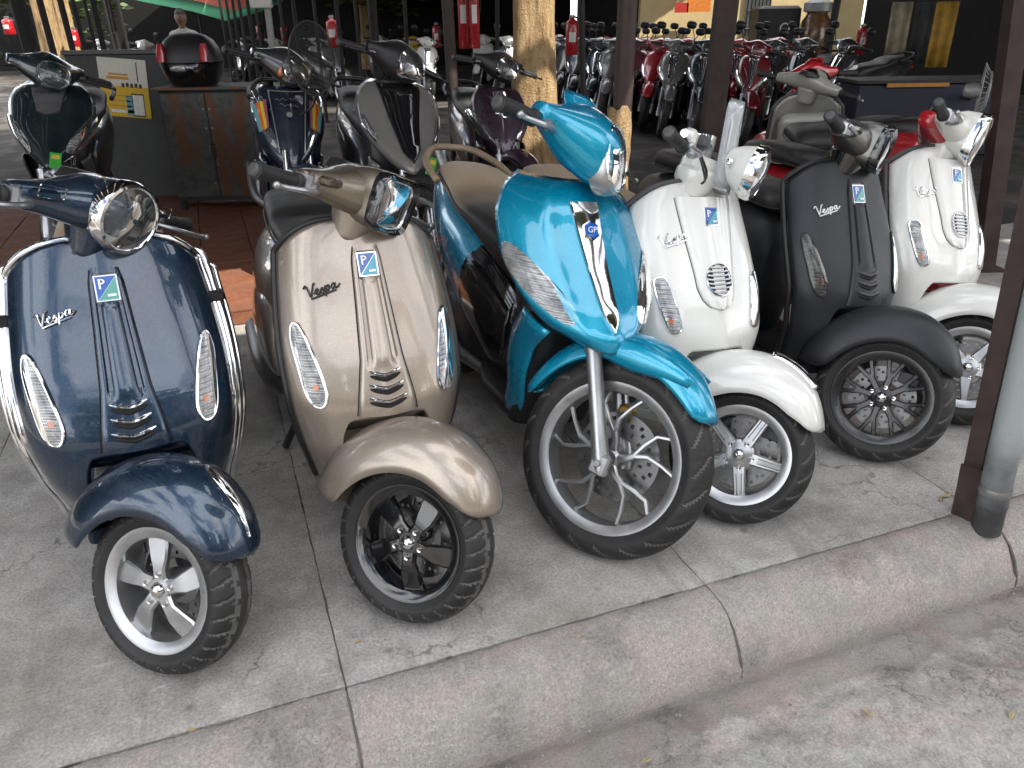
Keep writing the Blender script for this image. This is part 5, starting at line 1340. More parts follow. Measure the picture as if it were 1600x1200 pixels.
for a in [(17, 28, 54, 14, 'red extinguisher at the far left edge'), (121, 44, 73, 11, 'red extinguisher above the dark teal scooter'), (165, 51, 65, 6, 'small distant red extinguisher above the poster'), (408, 37, 66, 9, 'red extinguisher left of the pale pole'), (446, 39, 68, 9, 'red extinguisher right of the pale pole'), (522, 26, 75, 15, 'red extinguisher behind the round mirror'), (683, 37, 75, 11, 'red extinguisher above the black seat'), (893, 26, 86, 17, 'red extinguisher right of the big trunk'), (1342, 40, 85, 14, 'dim red extinguisher on the dark post by the yellow wall')]: extinguisher(*a)
extinguisher(726, -40, 76, 15, 'tall red cylinder, left one of the pair', .20); extinguisher(743, -40, 76, 13, 'tall red cylinder, right one of the pair', .17)
extinguisher(1592, 0, 106, 30, 'red extinguisher on the brown post at right edge', .15)

# ------------------------------------------------------------------ cabinet, board, top box
def rusty_panel():
    m, nt, b = new_mat('rust_streaked_sheet'); tc = nt.nodes.new('ShaderNodeTexCoord'); mp = N(nt, 'ShaderNodeMapping'); mp.inputs['Scale'].default_value = (1, 1, .25); L(nt, tc.outputs['Object'], mp.inputs['Vector'])
    n = noise_node(nt, 7, 6, .6, vec=mp.outputs[0]); n2 = noise_node(nt, 20, 5, .65)
    c = ramp(nt, n2.outputs['Fac'], [(.3, (.055, .058, .055)), (.6, (.10, .105, .10)), (.8, (.15, .15, .14))]).outputs[0]
    r = ramp(nt, n.outputs['Fac'], [(.50, 0), (.60, .85)]); c = mixc(nt, r.outputs[0], c, (.16, .065, .022)); L(nt, c, b.inputs['Base Color']); b.inputs['Roughness'].default_value = .7; b.inputs['Metallic'].default_value = .2; return m
MT['rusty'] = rusty_panel()
MT['sheet'] = simple('grey_sheet', (.045, .048, .048), .6, .2, var=.45, scale=5, bmp=.1)
c0 = aty(255, 200, 5.9); c1 = aty(395, 200, 5.9); ct = aty(320, 136, 5.9)[2]
cb = empty('metal_cabinet', ((c0[0]+c1[0])/2, 6.1, PLAT), R_(2)); tag(cb, 'rust streaked grey metal cabinet with two doors', 'cabinet'); wd = c1[0]-c0[0]; hh = ct-PLAT
obj('carcass', G().box((0, .02, hh/2+.03), (wd, .40, hh-.08), b=.004), MT['sheet'], cb, smooth=False)
obj('cabinet_top', G().box((0, 0, hh-.008), (wd+.05, .48, .016)), MT['rusty'], cb, smooth=False)
for s in (-1, 1):
    d = obj('door', G().box((s*wd*.245, -.186, hh/2+.03), (wd*.48, .010, hh-.14), b=.003), MT['rusty'], cb, smooth=False)
    for q in range(5): obj('rivet', G().lathe([(.001, .004), (.006, .003), (.008, 0)], 10, T(s*.022, -.1915, .2+q*(hh-.35)/4) @ RX(90)), MT['steel'], d)
obj('latch', G().box((.005, -.198, hh*.5), (.035, .015, .10), b=.003), MT['rust'], cb)
for sx in (-1, 1):
    for sy in (-1, 1): obj('leg', G().box((sx*(wd/2-.03), sy*.16, .035), (.035, .035, .07)), MT['iron'], cb, smooth=False)
tb = empty('top_box', (aty(296, 130, 5.9)[0], 6.02, PLAT+hh)); tag(tb, 'black motorcycle top box with red reflectors on the cabinet', 'top box')
obj('lower_shell', G().loft([ring((0, 0, z), EX, EY, a, b, 36, 2.7) for z, a, b in ((.004, .14, .12), (.02, .165, .145), (.08, .19, .165), (.155, .212, .18), (.16, .205, .175))]), MT['blackgloss'], tb, sharp=60)
obj('lid', G().loft([ring((0, 0, z), EX, EY, a, b, 36, 2.5) for z, a, b in ((.162, .215, .182), (.20, .211, .177), (.25, .196, .165), (.30, .165, .14), (.335, .12, .10), (.352, .06, .05), (.355, .01, .01))]), MT['plastic'], tb, sharp=60)
for s in (-1, 1): obj('reflector', G().loft([ring((s*.150, -.170+.24*(z-.17), z), EX, EY, a, .022, 14, 3) for z, a in ((.17, .026), (.23, .03), (.285, .018))]), MT['redlens'], tb, sharp=60)
obj('lock', G().box((0, -.182, .13), (.022, .01, .022), b=.003), MT['alu'], tb)
b0 = aty(100, 150, 6.3); b1 = aty(262, 150, 6.3); bt = aty(180, 86, 6.3)[2]
bd = empty('sheet_partition', ((b0[0]+b1[0])/2, 6.45, PLAT)); tag(bd, 'grey sheet metal partition carrying a yellow poster', 'partition'); bw = b1[0]-b0[0]; bh = bt-PLAT
obj('sheet', G().box((0, 0, bh/2), (bw, .03, bh), b=.003), MT['sheet'], bd, smooth=False); obj('top_rail', G().box((0, 0, bh+.016), (bw+.02, .08, .03), b=.004), MT['plastic_grey'], bd, smooth=False)
# poster: white head, yellow body, picture of scooters, phone
p0 = aty(142, 92, 6.4); p1 = aty(222, 92, 6.4); p2 = aty(182, 184, 6.4)[2]; pw, ph = p1[0]-p0[0]-.02, p0[2]-p2
po = obj('poster', G().box((0, 0, 0), (pw, .004, ph)), simple('poster_paper', (.62, .60, .52), .6, var=.08), None, smooth=False); po.location = ((p0[0]+p1[0])/2, 6.43, (p0[2]+p2)/2); po.rotation_euler = (0, R_(5), 0)
tag(po, 'white and yellow poster with a phone, taped to the grey partition', 'poster')
MT['py'] = simple('poster_yellow', (.62, .40, .02), .6, var=.08); MT['po'] = simple('poster_orange', (.50, .25, .03), .6); MT['pt'] = simple('poster_teal', (.10, .30, .33), .6); MT['pk'] = simple('poster_ink', (.03, .028, .025), .6); MT['pwh'] = simple('poster_white', (.66, .66, .62), .6)
def pr(nm, cx, cz, w, h, m, d=.0026): obj(nm, G().box((cx*pw, -d, cz*ph), (w*pw, .0012, h*ph)), MT[m], po, smooth=False)
pr('print_field', 0, -.235, 1.0, .53, 'py'); pr('print_line', -.12, .17, .46, .05, 'po'); pr('print_line', -.10, .23, .40, .035, 'po')
for k in range(5): pr('print_scooter', -.02+.09*k, .05+.01*(k % 2), .06, .07, 'pk', .0034)
for k in range(3): pr('print_line', -.12, -.13-.09*k, .46, .025, 'po', .0034)
pr('print_band', -.08, -.40, .5, .05, 'pwh', .0034); pr('print_phone', .26, -.28, .26, .40, 'pk', .0034); pr('phone_screen', .26, -.28, .22, .35, 'pwh', .0044); pr('print_block', .07, -.30, .12, .34, 'pt', .0034); pr('print_pole', .30, .28, .02, .34, 'pk', .0034)

# ------------------------------------------------------------------ second row
G2 = 'machines parked in the second row'
r, tv = moto('scooter', dict(paint=MT['teal_dark'], headpaint=MT['teal_dark'], visorpaint=MT['plastic'], shell=SH_LIB, steer=28, mirrors=False, strip=('plastic_grey', .80, .915, .045, .075), bulb=True, tag=True, bodypaint=MT['teal_dark'], legpaint=MT['plastic_grey'], visor=.04))
lettering('maker_lettering', 'HONDA', .020, MT['pk'], r, lambda a, b: on_shield(a*1.4, .895+b, .016))
r.scale = (1.07,)*3; place(r, tv*1.07, (aty(62, 400, 3.95)[0], 4.1, PLAT), -72, 4)
tag(r, 'dark teal scooter with grey nose plate behind the navy one', 'scooter', G2)
SH_W = SH_UNDER
r, tv = moto('motorbike', dict(paint=MT['navy_dark'], headpaint=MT['charcoal'], visorpaint=MT['charcoal'], shell=SH_W, steer=32, amber=True, mirrors=False, visor=.03, lampoutline=[(.158, .90), (.120, .88), (.090, .76), (.062, .66), (.085, .66), (.125, .71), (.165, .80)], sidemat='navy_dark', low=MT['navy_dark'], headz=1.02))
for s in (-1, 1):
    for k, (mt, w0) in enumerate((('pink', .0), ('py', .018), ('amber', .036), ('pt', .054))):
        obj('stripe', G().add([on_shield(s*a, b, .0185) for a, b in ((.095+w0*.9, .86-w0*.5), (.110+w0*.9, .86-w0*.5), (.105+w0*.55, .73-w0*.3), (.092+w0*.5, .74-w0*.3))], [(0, 1, 2, 3)]), MT[mt], r, smooth=False)
for k in range(2): obj('trim_line', G().tube([on_shield(q*.085, .90, .016) for q in np.linspace(-1, 1, 9)] if k else [on_shield(-.085+.03*q, .90-.27*q, .012) for q in np.linspace(0, 1, 9)], .003, 6), MT['alu'], r)
obj('trim_line', G().tube([on_shield(.085-.03*q, .90-.27*q, .012) for q in np.linspace(0, 1, 9)], .003, 6), MT['alu'], r)
obj('emblem_round', patch(np.array([(.012*math.cos(a), .80+.012*math.sin(a)) for a in np.linspace(0, 6.28, 12, endpoint=False)]), .016), MT['alu'], r)
for k, sgn in ((0, 1), (1, -1)): obj('script_stroke', G().tube([on_shield(-.055+.11*t+.02*k, .862-.018*k+sgn*.010*t+.004*math.sin(t*26), .017) for t in np.linspace(0, .7+.3*(1-k), 40)], .0016, 5), MT['alu'], r)
r.scale = (1.06,)*3; place(r, tv*1.06, (aty(462, 400, 4.0)[0], 4.0, PLAT), -72, 4)
tag(r, 'dark blue motorbike with orange indicators and coloured stripes on its shield', 'motorbike', G2)
r, tv = moto('scooter', dict(paint=MT['grey'], headpaint=MT['plastic'], visorpaint=MT['charcoal'], shell=SH_LIB, steer=30, strip=('blackgloss', .62, .925, .03, .10), sidemat='grey', lampoutline=[(.180, .80), (.160, .775), (.140, .73), (.12, .69), (.125, .68), (.150, .70), (.178, .745)], visor=.045, tag=True, bodypaint=MT['charcoal'], fpaint=MT['plastic'], low=MT['plastic'], headz=1.03, mirrors=False))
r.scale = (1.08,)*3; place(r, tv*1.08, (aty(640, 400, 3.75)[0], 3.75, PLAT), -70, 5)
tag(r, 'grey scooter with black V-shaped nose behind the taupe one', 'scooter', G2)
r, tv = moto('scooter', dict(paint=MT['purple'], headpaint=MT['plastic'], visorpaint=MT['plastic'], shell=SH_UNDER, steer=20, strip=('chrome', .76, .90, .05, .055), sidemat='purple', visor=.02, headz=1.05))
r.scale = (.98,)*3; place(r, tv*.98, (aty(790, 400, 4.7)[0], 4.7, PLAT), -76, 4)
tag(r, 'aubergine scooter with chrome nose plate left of the tree trunk', 'scooter', G2)
# pale scooter seen from behind
r, tv = vespa('scooter', dict(style='lx', lamp='round', paint=MT['beige'], trim='plastic_grey', wheel='lx', rimmat='alu', tread=None, seat='seat_black', steer=-30, inner=MT['beige'], gz=.668))
obj('clock_face', G().lathe([(.001, .004), (.036, .003), (.042, 0)], 24, T(-.46, 0, 1.045) @ RY(-35)), MT['blackgloss'], r)
pz = at(1268, 143, .93); fdir = R_(74); place(r, tv, (pz[0]+math.cos(fdir)*.40, pz[1]+math.sin(fdir)*.40, 0), 74, 3)
tag(r, 'pale grey scooter seen from behind, dash facing the street', 'scooter', G2)

# red scooter with its tail to the street; only its seat hump and number plate show
r, tv = moto('scooter', dict(paint=MT['red'], shell=SH_UNDER, steer=8, seat='seat_black', rail='plastic'))
np_ = obj('number_plate', G().box((-1.80, 0, .56), (.004, .19, .14), b=.0015), MT['white_print'], r, smooth=False)
lettering('plate_number', '29', .075, MT['pk'], np_, lambda a, b: (-1.8035, -a+.03, .585+b))
q = at(1447, 290, .56); yw_ = R_(97); place(r, tv, (q[0]+math.cos(yw_)*1.80, q[1]+math.sin(yw_)*1.80, 0), 97, 0)
tag(r, 'red scooter showing its tail and number plate behind the row', 'scooter', G2)

# ------------------------------------------------------------------ far row on the right
protoA, tvA = moto('scooter', dict(paint=MT['silver'], shell=SH_LIB, steer=12, mirrors=True, bodypaint=MT['silver'], visor=.05))
protoB, tvB = moto('scooter', dict(paint=MT['silver'], shell=SH_UNDER, steer=16, mirrors=True, visor=.04, strip=('chrome', .62, .90, .02, .05)))
def recolour(o, old, new):
    for c in [o]+list(o.children_recursive):
        if c.type == 'MESH':
            for s in c.material_slots:
                if s.material == old: s.link = 'OBJECT'; s.material = new
used = {}
def clone(proto, tv_, pt, yaw, lean, paint_, label, group, scale=1.0):
    k = id(proto)
    r = proto if k not in used else copy_tree(proto)
    used[k] = True; r.scale = (scale,)*3
    for c in r.children_recursive: pass
    if paint_: PENDING.append((r, MT[paint_]))
    place(r, tv_*scale, pt, yaw, lean); tag(r, label, 'scooter', group); return r
PENDING = []
FG = 'far row of scooters under the shed'
far = [(868, 178, 'charcoal', 'A', 'charcoal scooter half hidden by the big trunk in the far row'), (888, 186, 'charcoal', 'A', 'grey scooter right of the trunk in the far row'), (915, 192, 'teal_dark', 'B', 'dark teal scooter behind the thin post in the far row'), (938, 198, 'grey', 'A', 'grey scooter next to the pink one in the far row'), (968, 202, 'pink', 'A', 'rose pink scooter in the far row'), (1002, 206, 'red', 'A', 'bright red scooter in the far row'), (1030, 214, 'grey', 'B', 'dark grey scooter between red and dark ones in the far row'), (1078, 220, 'teal_dark', 'B', 'dark teal scooter left of the square brown post'), (1152, 232, 'maroon', 'B', 'maroon scooter right of the square brown post')]
for px, py, pt_, kind, lb in far:
    c = at(px, py, 0.0); clone(protoA if kind == 'A' else protoB, tvA if kind == 'A' else tvB, (c[0], c[1], 0), -112+random.uniform(-4, 4), 3, pt_, lb, FG, 1.02)
for i, (px, py, pt_, kind, lb) in enumerate([(882, 168, 'charcoal', 'B', 'black scooter in the second line, right of the trunk'), (926, 172, 'maroon', 'A', 'maroon scooter in the second line behind the grey ones'), (955, 180, 'charcoal', 'B', 'black scooter in the second line behind the pink one'), (990, 184, 'maroon', 'B', 'maroon scooter hidden behind the rose pink one'), (1016, 190, 'charcoal', 'A', 'black scooter hidden behind the bright red one'), (1054, 192, 'red', 'A', 'red scooter hidden behind the dark grey one'), (1100, 196, 'charcoal', 'A', 'black scooter hidden behind the square post'), (1128, 204, 'red', 'B', 'red scooter peeping left of the maroon one'), (1180, 208, 'charcoal', 'A', 'black scooter peeping right of the maroon one'), (1196, 196, 'red', 'B', 'red scooter before the delivery box'), (858, 160, 'silver', 'A', 'silver scooter behind the trunk, second line')]):
    c = at(px, py, 0.0); clone(protoA if kind == 'A' else protoB, tvA if kind == 'A' else tvB, (c[0], c[1], 0), -112+random.uniform(-7, 7), 3, pt_, lb, FG, 1.0)
for px, py, pt_, lb, yaw in [(1215, 200, 'charcoal', 'black motorbike right of the maroon scooter', -130), (1262, 205, 'charcoal', 'black motorbike with white flashes before the yellow wall', -150)]:
    c = at(px, py, 0.0); clone(protoB, tvB, (c[0], c[1], 0), yaw, 3, pt_, lb, FG, 1.0)
# distant machines on the left and in the middle
DG = 'distant scooters in the yard'
dist = [(150, 152, 'silver', 'silver scooter far behind the partition'), (215, 165, 'beige', 'beige scooter behind the partition end'), (372, 165, 'charcoal', 'black scooter right of the top box'), (405, 150, 'silver', 'silver scooter under the pale pole'), (440, 158, 'white', 'white scooter behind the blue motorbike'), (475, 150, 'charcoal', 'black scooter behind the round mirror'), (508, 158, 'white', 'white scooter left of the grey scooter handlebar'), (536, 164, 'silver', 'silver scooter just left of the grey scooter'), (598, 150, 'white', 'white scooter above the grey scooter screen'), (640, 158, 'yellow', 'yellow and black scooter left of the distant extinguisher'), (668, 165, 'white', 'white scooter behind the brown post'), (742, 152, 'white', 'white scooter below the red cylinders'), (775, 165, 'silver', 'silver scooter touching the big trunk')]
MT['yellow'] = paint('yellow_paint', (.50, .33, .02), .0, .3, 1, 0, .1)
for i, (px, py, pt_, lb) in enumerate(dist):
    c = at(px, py, 0.0); clone(protoA if i % 2 else protoB, tvA if i % 2 else tvB, (c[0], c[1], 0), -80+random.uniform(-35, 25), 3, pt_, lb, DG, 1.0)
for r, m in PENDING:
    recolour(r, MT['silver'], m)

# ------------------------------------------------------------------ man, canopy, back walls
def person(p, h):
    o = empty('person', tuple(p)); tag(o, 'man in a pale shirt standing behind the top box', 'person')
    me = bpy.data.meshes.new('body'); J = [(0, 0, .93), (0, 0, 1.12), (0, 0, 1.36), (0, 0, 1.46), (0, 0, 1.50), (.19, 0, 1.38), (.24, .02, 1.12), (.22, -.10, .90), (-.19, 0, 1.38), (-.24, .02, 1.12), (-.22, -.10, .90), (.09, 0, .88), (.10, -.01, .48), (.10, .02, .06), (.11, -.12, .03), (-.09, 0, .88), (-.10, -.01, .48), (-.10, .02, .06), (-.11, -.12, .03)]
    E = [(0, 1), (1, 2), (2, 3), (3, 4), (2, 5), (5, 6), (6, 7), (2, 8), (8, 9), (9, 10), (0, 11), (11, 12), (12, 13), (13, 14), (0, 15), (15, 16), (16, 17), (17, 18)]
    rad = [.14, .13, .145, .06, .055, .065, .048, .035, .065, .048, .035, .09, .062, .045, .04, .09, .062, .045, .04]
    me.from_pydata(J, E, []); b = bpy.data.objects.new('body', me); COL.objects.link(b); b.parent = o
    sk = b.modifiers.new('skin', 'SKIN'); su = b.modifiers.new('sub', 'SUBSURF'); su.levels = su.render_levels = 2
    for v, rr in zip(me.skin_vertices[0].data, rad): v.radius = (rr, rr*.8)
    me.skin_vertices[0].data[0].use_root = True; me.materials.append(simple('pale_shirt', (.42, .40, .38), .8, var=.1))
    skin = simple('skin', (.33, .20, .14), .55, var=.1)
    V, F = sphere(.105, 24, 18, .80, .92, 1.12); V = np.array(V)
    V[:, 1] -= .018*np.exp(-((V[:, 0]/.016)**2+((V[:, 2]+.008)/.025)**2))*(V[:, 1] < 0); V[:, 1] += .007*(np.exp(-(((abs(V[:, 0])-.034)/.014)**2+((V[:, 2]-.012)/.012)**2)))*(V[:, 1] < 0)
    hd = obj('head', G().add(V, F).tube([(0, .0, -.16), (0, .005, -.06)], .05, 12), skin, o, T(0, -.015, 1.605), sharp=180)
    for s in (-1, 1):
        obj('ear', G().add(*sphere(.024, 8, 6, .4, .7, 1), M=T(s*.084, 0, 0)), skin, hd, T(0, -.015, 1.605)); obj('eye', G().add(*sphere(.009, 8, 6), M=T(s*.032, -.086, .012)), MT['pk'], hd, T(0, -.015, 1.605))
    obj('mouth', G().tube([(-.022, -.090, -.05), (0, -.096, -.052), (.022, -.090, -.05)], .004, 6), simple('lip', (.22, .08, .07), .5), hd, T(0, -.015, 1.605))
    hv = np.array(sphere(.112, 24, 18, .80, .94, 1.12)[0]); F = sphere(.112, 24, 18)[1]; keep = [f for f in F if all(hv[i][2] > .03 or hv[i][1] > .03 for i in f)]
    obj('hair', G().add(hv, keep), MT['pk'], hd, T(0, -.012, 1.612), sharp=180)
    o.scale = (h/1.72,)*3
mp_ = aty(285, 40, 11.5); person((mp_[0], mp_[1], 0), 1.50 if False else 1.52)
def canopy():
    o = empty('canopy', (0, 0, 0)); tag(o, 'red and green cloth canopy over the distant stalls', 'canopy')
    a = [aty(150, -14, 16.5), aty(238, 4, 16), aty(300, 16, 15.5), aty(352, 31, 15), aty(402, 18, 15.5), aty(440, 2, 16.5)]
    MT['ca'] = simple('canopy_red', (.60, .16, .10), .8, var=.1); MT['cg'] = simple('canopy_green', (.10, .42, .22), .8, var=.1)
    lo = np.array([q+np.array([0, 0, -.02]) for q in a]); hi = np.array([q+np.array([0, 3.0, .95]) for q in a]); P = np.array([lo+(hi-lo)*t for t in (0, .16, .3, .5, .75, 1)])
    obj('green_band', G().grid(P[:2]), MT['cg'], o, solid=.01, sharp=180); obj('red_panel', G().grid(P[1:]), MT['ca'], o, solid=.01, sharp=180)
    for k in (0, 2, 4): obj('pole', G().tube([(a[k][0], a[k][1]+.3, .0), (a[k][0], a[k][1]+.3, a[k][2]+.05)], .02, 8), MT['iron'], o)
canopy()
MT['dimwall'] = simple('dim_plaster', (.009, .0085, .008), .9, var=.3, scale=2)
def wall(name, p0, p1, h, t, mat, label, z0=0.0):
    p0, p1 = np.array(p0, float), np.array(p1, float); d = p1-p0; ln = np.linalg.norm(d[:2]); o = empty(name, (p0[0], p0[1], z0), math.atan2(d[1], d[0])); tag(o, label, 'wall')
    obj('masonry', G().box((ln/2, t/2, h/2), (ln, t, h)), MT[mat], o, smooth=False); return o, ln
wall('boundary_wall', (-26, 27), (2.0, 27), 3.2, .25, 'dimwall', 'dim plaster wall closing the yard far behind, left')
wl = aty(1000, 60, 15.5); wr = aty(1345, 60, 15.5)
MT['cream'] = simple('cream_plaster', (.60, .48, .25), .9, var=.12, scale=3)
yw, ln = wall('yellow_wall', (wl[0], 15.6), (wr[0], 15.6), 3.6, .25, 'cream', 'cream yellow plastered wall behind the far row')
wx0, wx1 = aty(1166, 20, 15.5)[0]-wl[0], aty(1206, 20, 15.5)[0]-wl[0]; zt_, zb2 = 2.1, aty(1186, 56, 15.5)[2]
wn = obj('window', G().box(((wx0+wx1)/2, -.02, (zt_+zb2)/2), (wx1-wx0, .05, zt_-zb2)), simple('window_grey', (.35, .36, .36), .4), yw, smooth=False)
for k in range(7): obj('window_bar', G().tube([(wx0+(wx1-wx0)*(k+.5)/7, -.06, zb2), (wx0+(wx1-wx0)*(k+.5)/7, -.06, zt_)], .012, 6), MT['iron'], wn)
for k in range(2): obj('window_bar', G().tube([(wx0, -.065, zb2+.12+.3*k), (wx1, -.065, zb2+.12+.3*k)], .012, 6), MT['iron'], wn)
sg = aty(1092, 8, 15.4); so = obj('notice_board', G().box((0, 0, 0), (.42, .02, .22)), simple('orange_sign', (.65, .20, .03), .6, var=.2), None, smooth=False); so.location = tuple(sg); tag(so, 'orange notice sign on the yellow wall', 'sign')
sg = aty(1065, 12, 15.4); so = obj('notice_board', G().box((0, 0, 0), (.24, .02, .16)), simple('red_sign', (.45, .03, .02), .6, var=.2), None, smooth=False); so.location = tuple(sg); tag(so, 'small red sign left of the orange notice', 'sign')
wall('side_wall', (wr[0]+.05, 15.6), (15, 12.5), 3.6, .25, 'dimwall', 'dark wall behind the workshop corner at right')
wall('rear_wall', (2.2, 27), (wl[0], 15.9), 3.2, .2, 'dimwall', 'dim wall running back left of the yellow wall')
# workshop corner
wb = empty('work_bench', tuple(base_of(aty(1425, 150, 8.3)))); tag(wb, 'dark blue workbench with an orange edge in the gloom', 'bench')
MT['navycab'] = simple('navy_cabinet', (.008, .012, .03), .5, var=.3); MT['orange'] = simple('orange_edge', (.45, .20, .03), .5)
obj('bench_body', G().box((.2, .25, .36), (1.5, .5, .70), b=.01), MT['navycab'], wb, smooth=False); obj('bench_top', G().box((.2, .25, .735), (1.56, .56, .03)), MT['iron'], wb, smooth=False); obj('bench_edge', G().box((.02, -.035, .705), (.62, .02, .035)), MT['orange'], wb, smooth=False)
for (px, y0, y1, wpx, col, lb, Y) in ((1396, 33, 92, 30, (.30, .26, .18), 'pale patterned panel at the back of the workshop', 12.4), (1462, 33, 105, 34, (.38, .22, .03), 'amber yellow panel at the back of the workshop', 12.2), (1432, 33, 100, 30, (.05, .06, .06), 'dark grey curtain between the pale and amber panels', 12.6)):
    a, b_ = aty(px, y0, Y), aty(px, y1, Y); ww = wpx*Y/FPX*.95; o = obj('hanging_panel', G().grid(np.array([[(x, .02*math.sin(x*40), z) for z in np.linspace(0, a[2]-b_[2]+.25, 3)] for x in np.linspace(-ww/2, ww/2, 26)])), simple('panel_'+str(px), col, .7, var=.4, scale=6), None, solid=.01, sharp=180)
    o.location = tuple(b_); tag(o, lb, 'panel')
fn = aty(1532, 142, 6.4); fo = empty('standing_fan', (fn[0], fn[1], 0)); tag(fo, 'standing fan with wire guard beside the workbench', 'fan')
FM = T(0, 0, fn[2]) @ RZ(62) @ RX(90)
gg = G()
for k in range(28):
    a = 2*math.pi*k/28; gg.tube([(math.cos(a)*.03, math.sin(a)*.03, .06), (math.cos(a)*.12, math.sin(a)*.12, .055), (math.cos(a)*.20, math.sin(a)*.20, .0)], .0022, 5)
for r0, z in ((.20, 0), (.14, .05), (.08, .06)): gg.tube([(math.cos(a)*r0, math.sin(a)*r0, z) for a in np.linspace(0, 2*math.pi, 36, endpoint=False)], .004, 6, closed=True)
obj('guard', gg, MT['pale_steel'], fo, FM)
for k in range(3):
    a = k*2.094; obj('blade', G().grid(np.array([[(math.cos(a+t*.9-.45*q)*(.03+.14*q), math.sin(a+t*.9-.45*q)*(.03+.14*q), .01+.03*t) for q in np.linspace(0, 1, 6)] for t in np.linspace(0, 1, 6)])), MT['sheet'], fo, FM, solid=.003)
obj('motor', G().lathe([(.001, -.12), (.05, -.11), (.06, -.05), (.05, 0), (.001, .01)], 20), MT['pale_steel'], fo, FM); obj('stem', G().tube([(0, 0, .02), (0, 0, fn[2]-.04)], .015, 10), MT['pale_steel'], fo); obj('fan_base', G().lathe([(.001, .03), (.16, .02), (.18, 0.001)], 28), MT['sheet'], fo)
bx = aty(1332, 176, 6.6); b2 = empty('storage_box', (bx[0], bx[1], .42)); tag(b2, 'white plastic box with teal print on a low stand', 'box')
obj('tub', G().loft([ring((0, 0, z), EX, EY, a, a*.7, 24, 5) for z, a in ((0, .085), (.01, .092), (.09, .10))]), MT['white_print'], b2, sharp=50); obj('lid', G().box((0, 0, .098), (.215, .155, .016), b=.005), MT['pale_steel'], b2)
for k in range(3): obj('print_mark', G().box((-.06+.05*k, -.069, .05), (.03, .004, .035)), MT['pt'], b2, smooth=False)
ls = empty('low_stand', (bx[0], bx[1], 0)); tag(ls, 'low dark stand under the white plastic box', 'stand'); obj('stand_top', G().box((0, 0, .405), (.5, .3, .025)), MT['iron'], ls, smooth=False)
for sx in (-1, 1):
    for sy in (-1, 1): obj('leg', G().box((sx*.22, sy*.12, .197), (.03, .03, .39)), MT['iron'], ls, smooth=False)
pk = empty('leaning_plank', (0, 0, 0)); tag(pk, 'grey plank leaning diagonally in the workshop gloom', 'plank'); a, b_ = at(1468, 196, .02), aty(1552, 120, 7.2); obj('plank', G().tube([a, b_], .03, 4), MT['sheet'], pk, sharp=30)
jr = aty(1268, 85, 12.5); jo = empty('glass_jar', (jr[0], jr[1], 0)); jz = jr[2]-.05; tag(jo, 'large jar with a grey lid in front of the yellow wall', 'jar')
obj('jar_body', G().lathe([(.001, jz), (.17, jz), (.20, jz+.06), (.20, jz+.50), (.15, jz+.58), (.14, jz+.62)], 28), simple('amber_liquid', (.16, .075, .03), .25, 0, .6, var=.5, scale=4), jo, sharp=50); obj('jar_lid', G().lathe([(.15, jz+.61), (.20, jz+.63), (.20, jz+.74), (.12, jz+.78), (.001, jz+.79)], 28), MT['pale_steel'], jo, sharp=40); obj('jar_stand', G().lathe([(.12, .001), (.12, jz-.002), (.001, jz-.002)], 20), MT['iron'], jo, sharp=40)
dbx = aty(1207, 62, 12.8); do = empty('delivery_box', (dbx[0], dbx[1], 0)); dz = dbx[2]-.12; tag(do, 'black delivery box with a round white mark before the yellow wall', 'box')
obj('box_body', G().box((0, 0, dz+.30), (.62, .5, .56), b=.04), MT['plastic'], do); obj('round_mark', G().lathe([(.055, .004), (.075, .004), (.075, 0), (.055, 0)], 24, T(.08, -.252, dz+.28) @ RX(90)), MT['white_print'], do); obj('box_rack', G().box((0, 0, dz/2), (.3, .3, dz-.002)), MT['iron'], do, smooth=False)
# round mirror on the blue motorbike's bar
mc = aty(487, 92, 4.05); mo = empty('bar_mirror', tuple(mc)); tag(mo, 'large round mirror with thin rim above the blue motorbike', 'mirror')
MMx = RZ(14) @ RX(90)
obj('rim', G().tube([(math.cos(a)*.105, math.sin(a)*.165, 0) for a in np.linspace(0, 2*math.pi, 40, endpoint=False)], .005, 8, closed=True), MT['plastic'], mo, MMx, sharp=180)
obj('glass', G().fan(np.array([(math.cos(a)*.104, math.sin(a)*.164, 0) for a in np.linspace(0, 2*math.pi, 40, endpoint=False)]), k=3), MT['lens_smoke'], mo, MMx, sharp=180); obj('stalk', G().tube(spline([(.0, 0, -.16), (-.03, .02, -.22), (-.10, .05, -.26)], 4), .006, 8), MT['plastic'], mo)
wall('left_wall', tuple(K(-15, -26)), tuple(K(-15, -1.5)), 3.8, .2, 'dimwall', 'unseen wall added along the left side of the yard to block light')  # unseen side walls, added to keep side light out of the yard
wall('right_wall', tuple(K(15, -1.5)), tuple(K(15, -14)), 3.8, .2, 'dimwall', 'unseen wall added along the right side of the yard to block light')
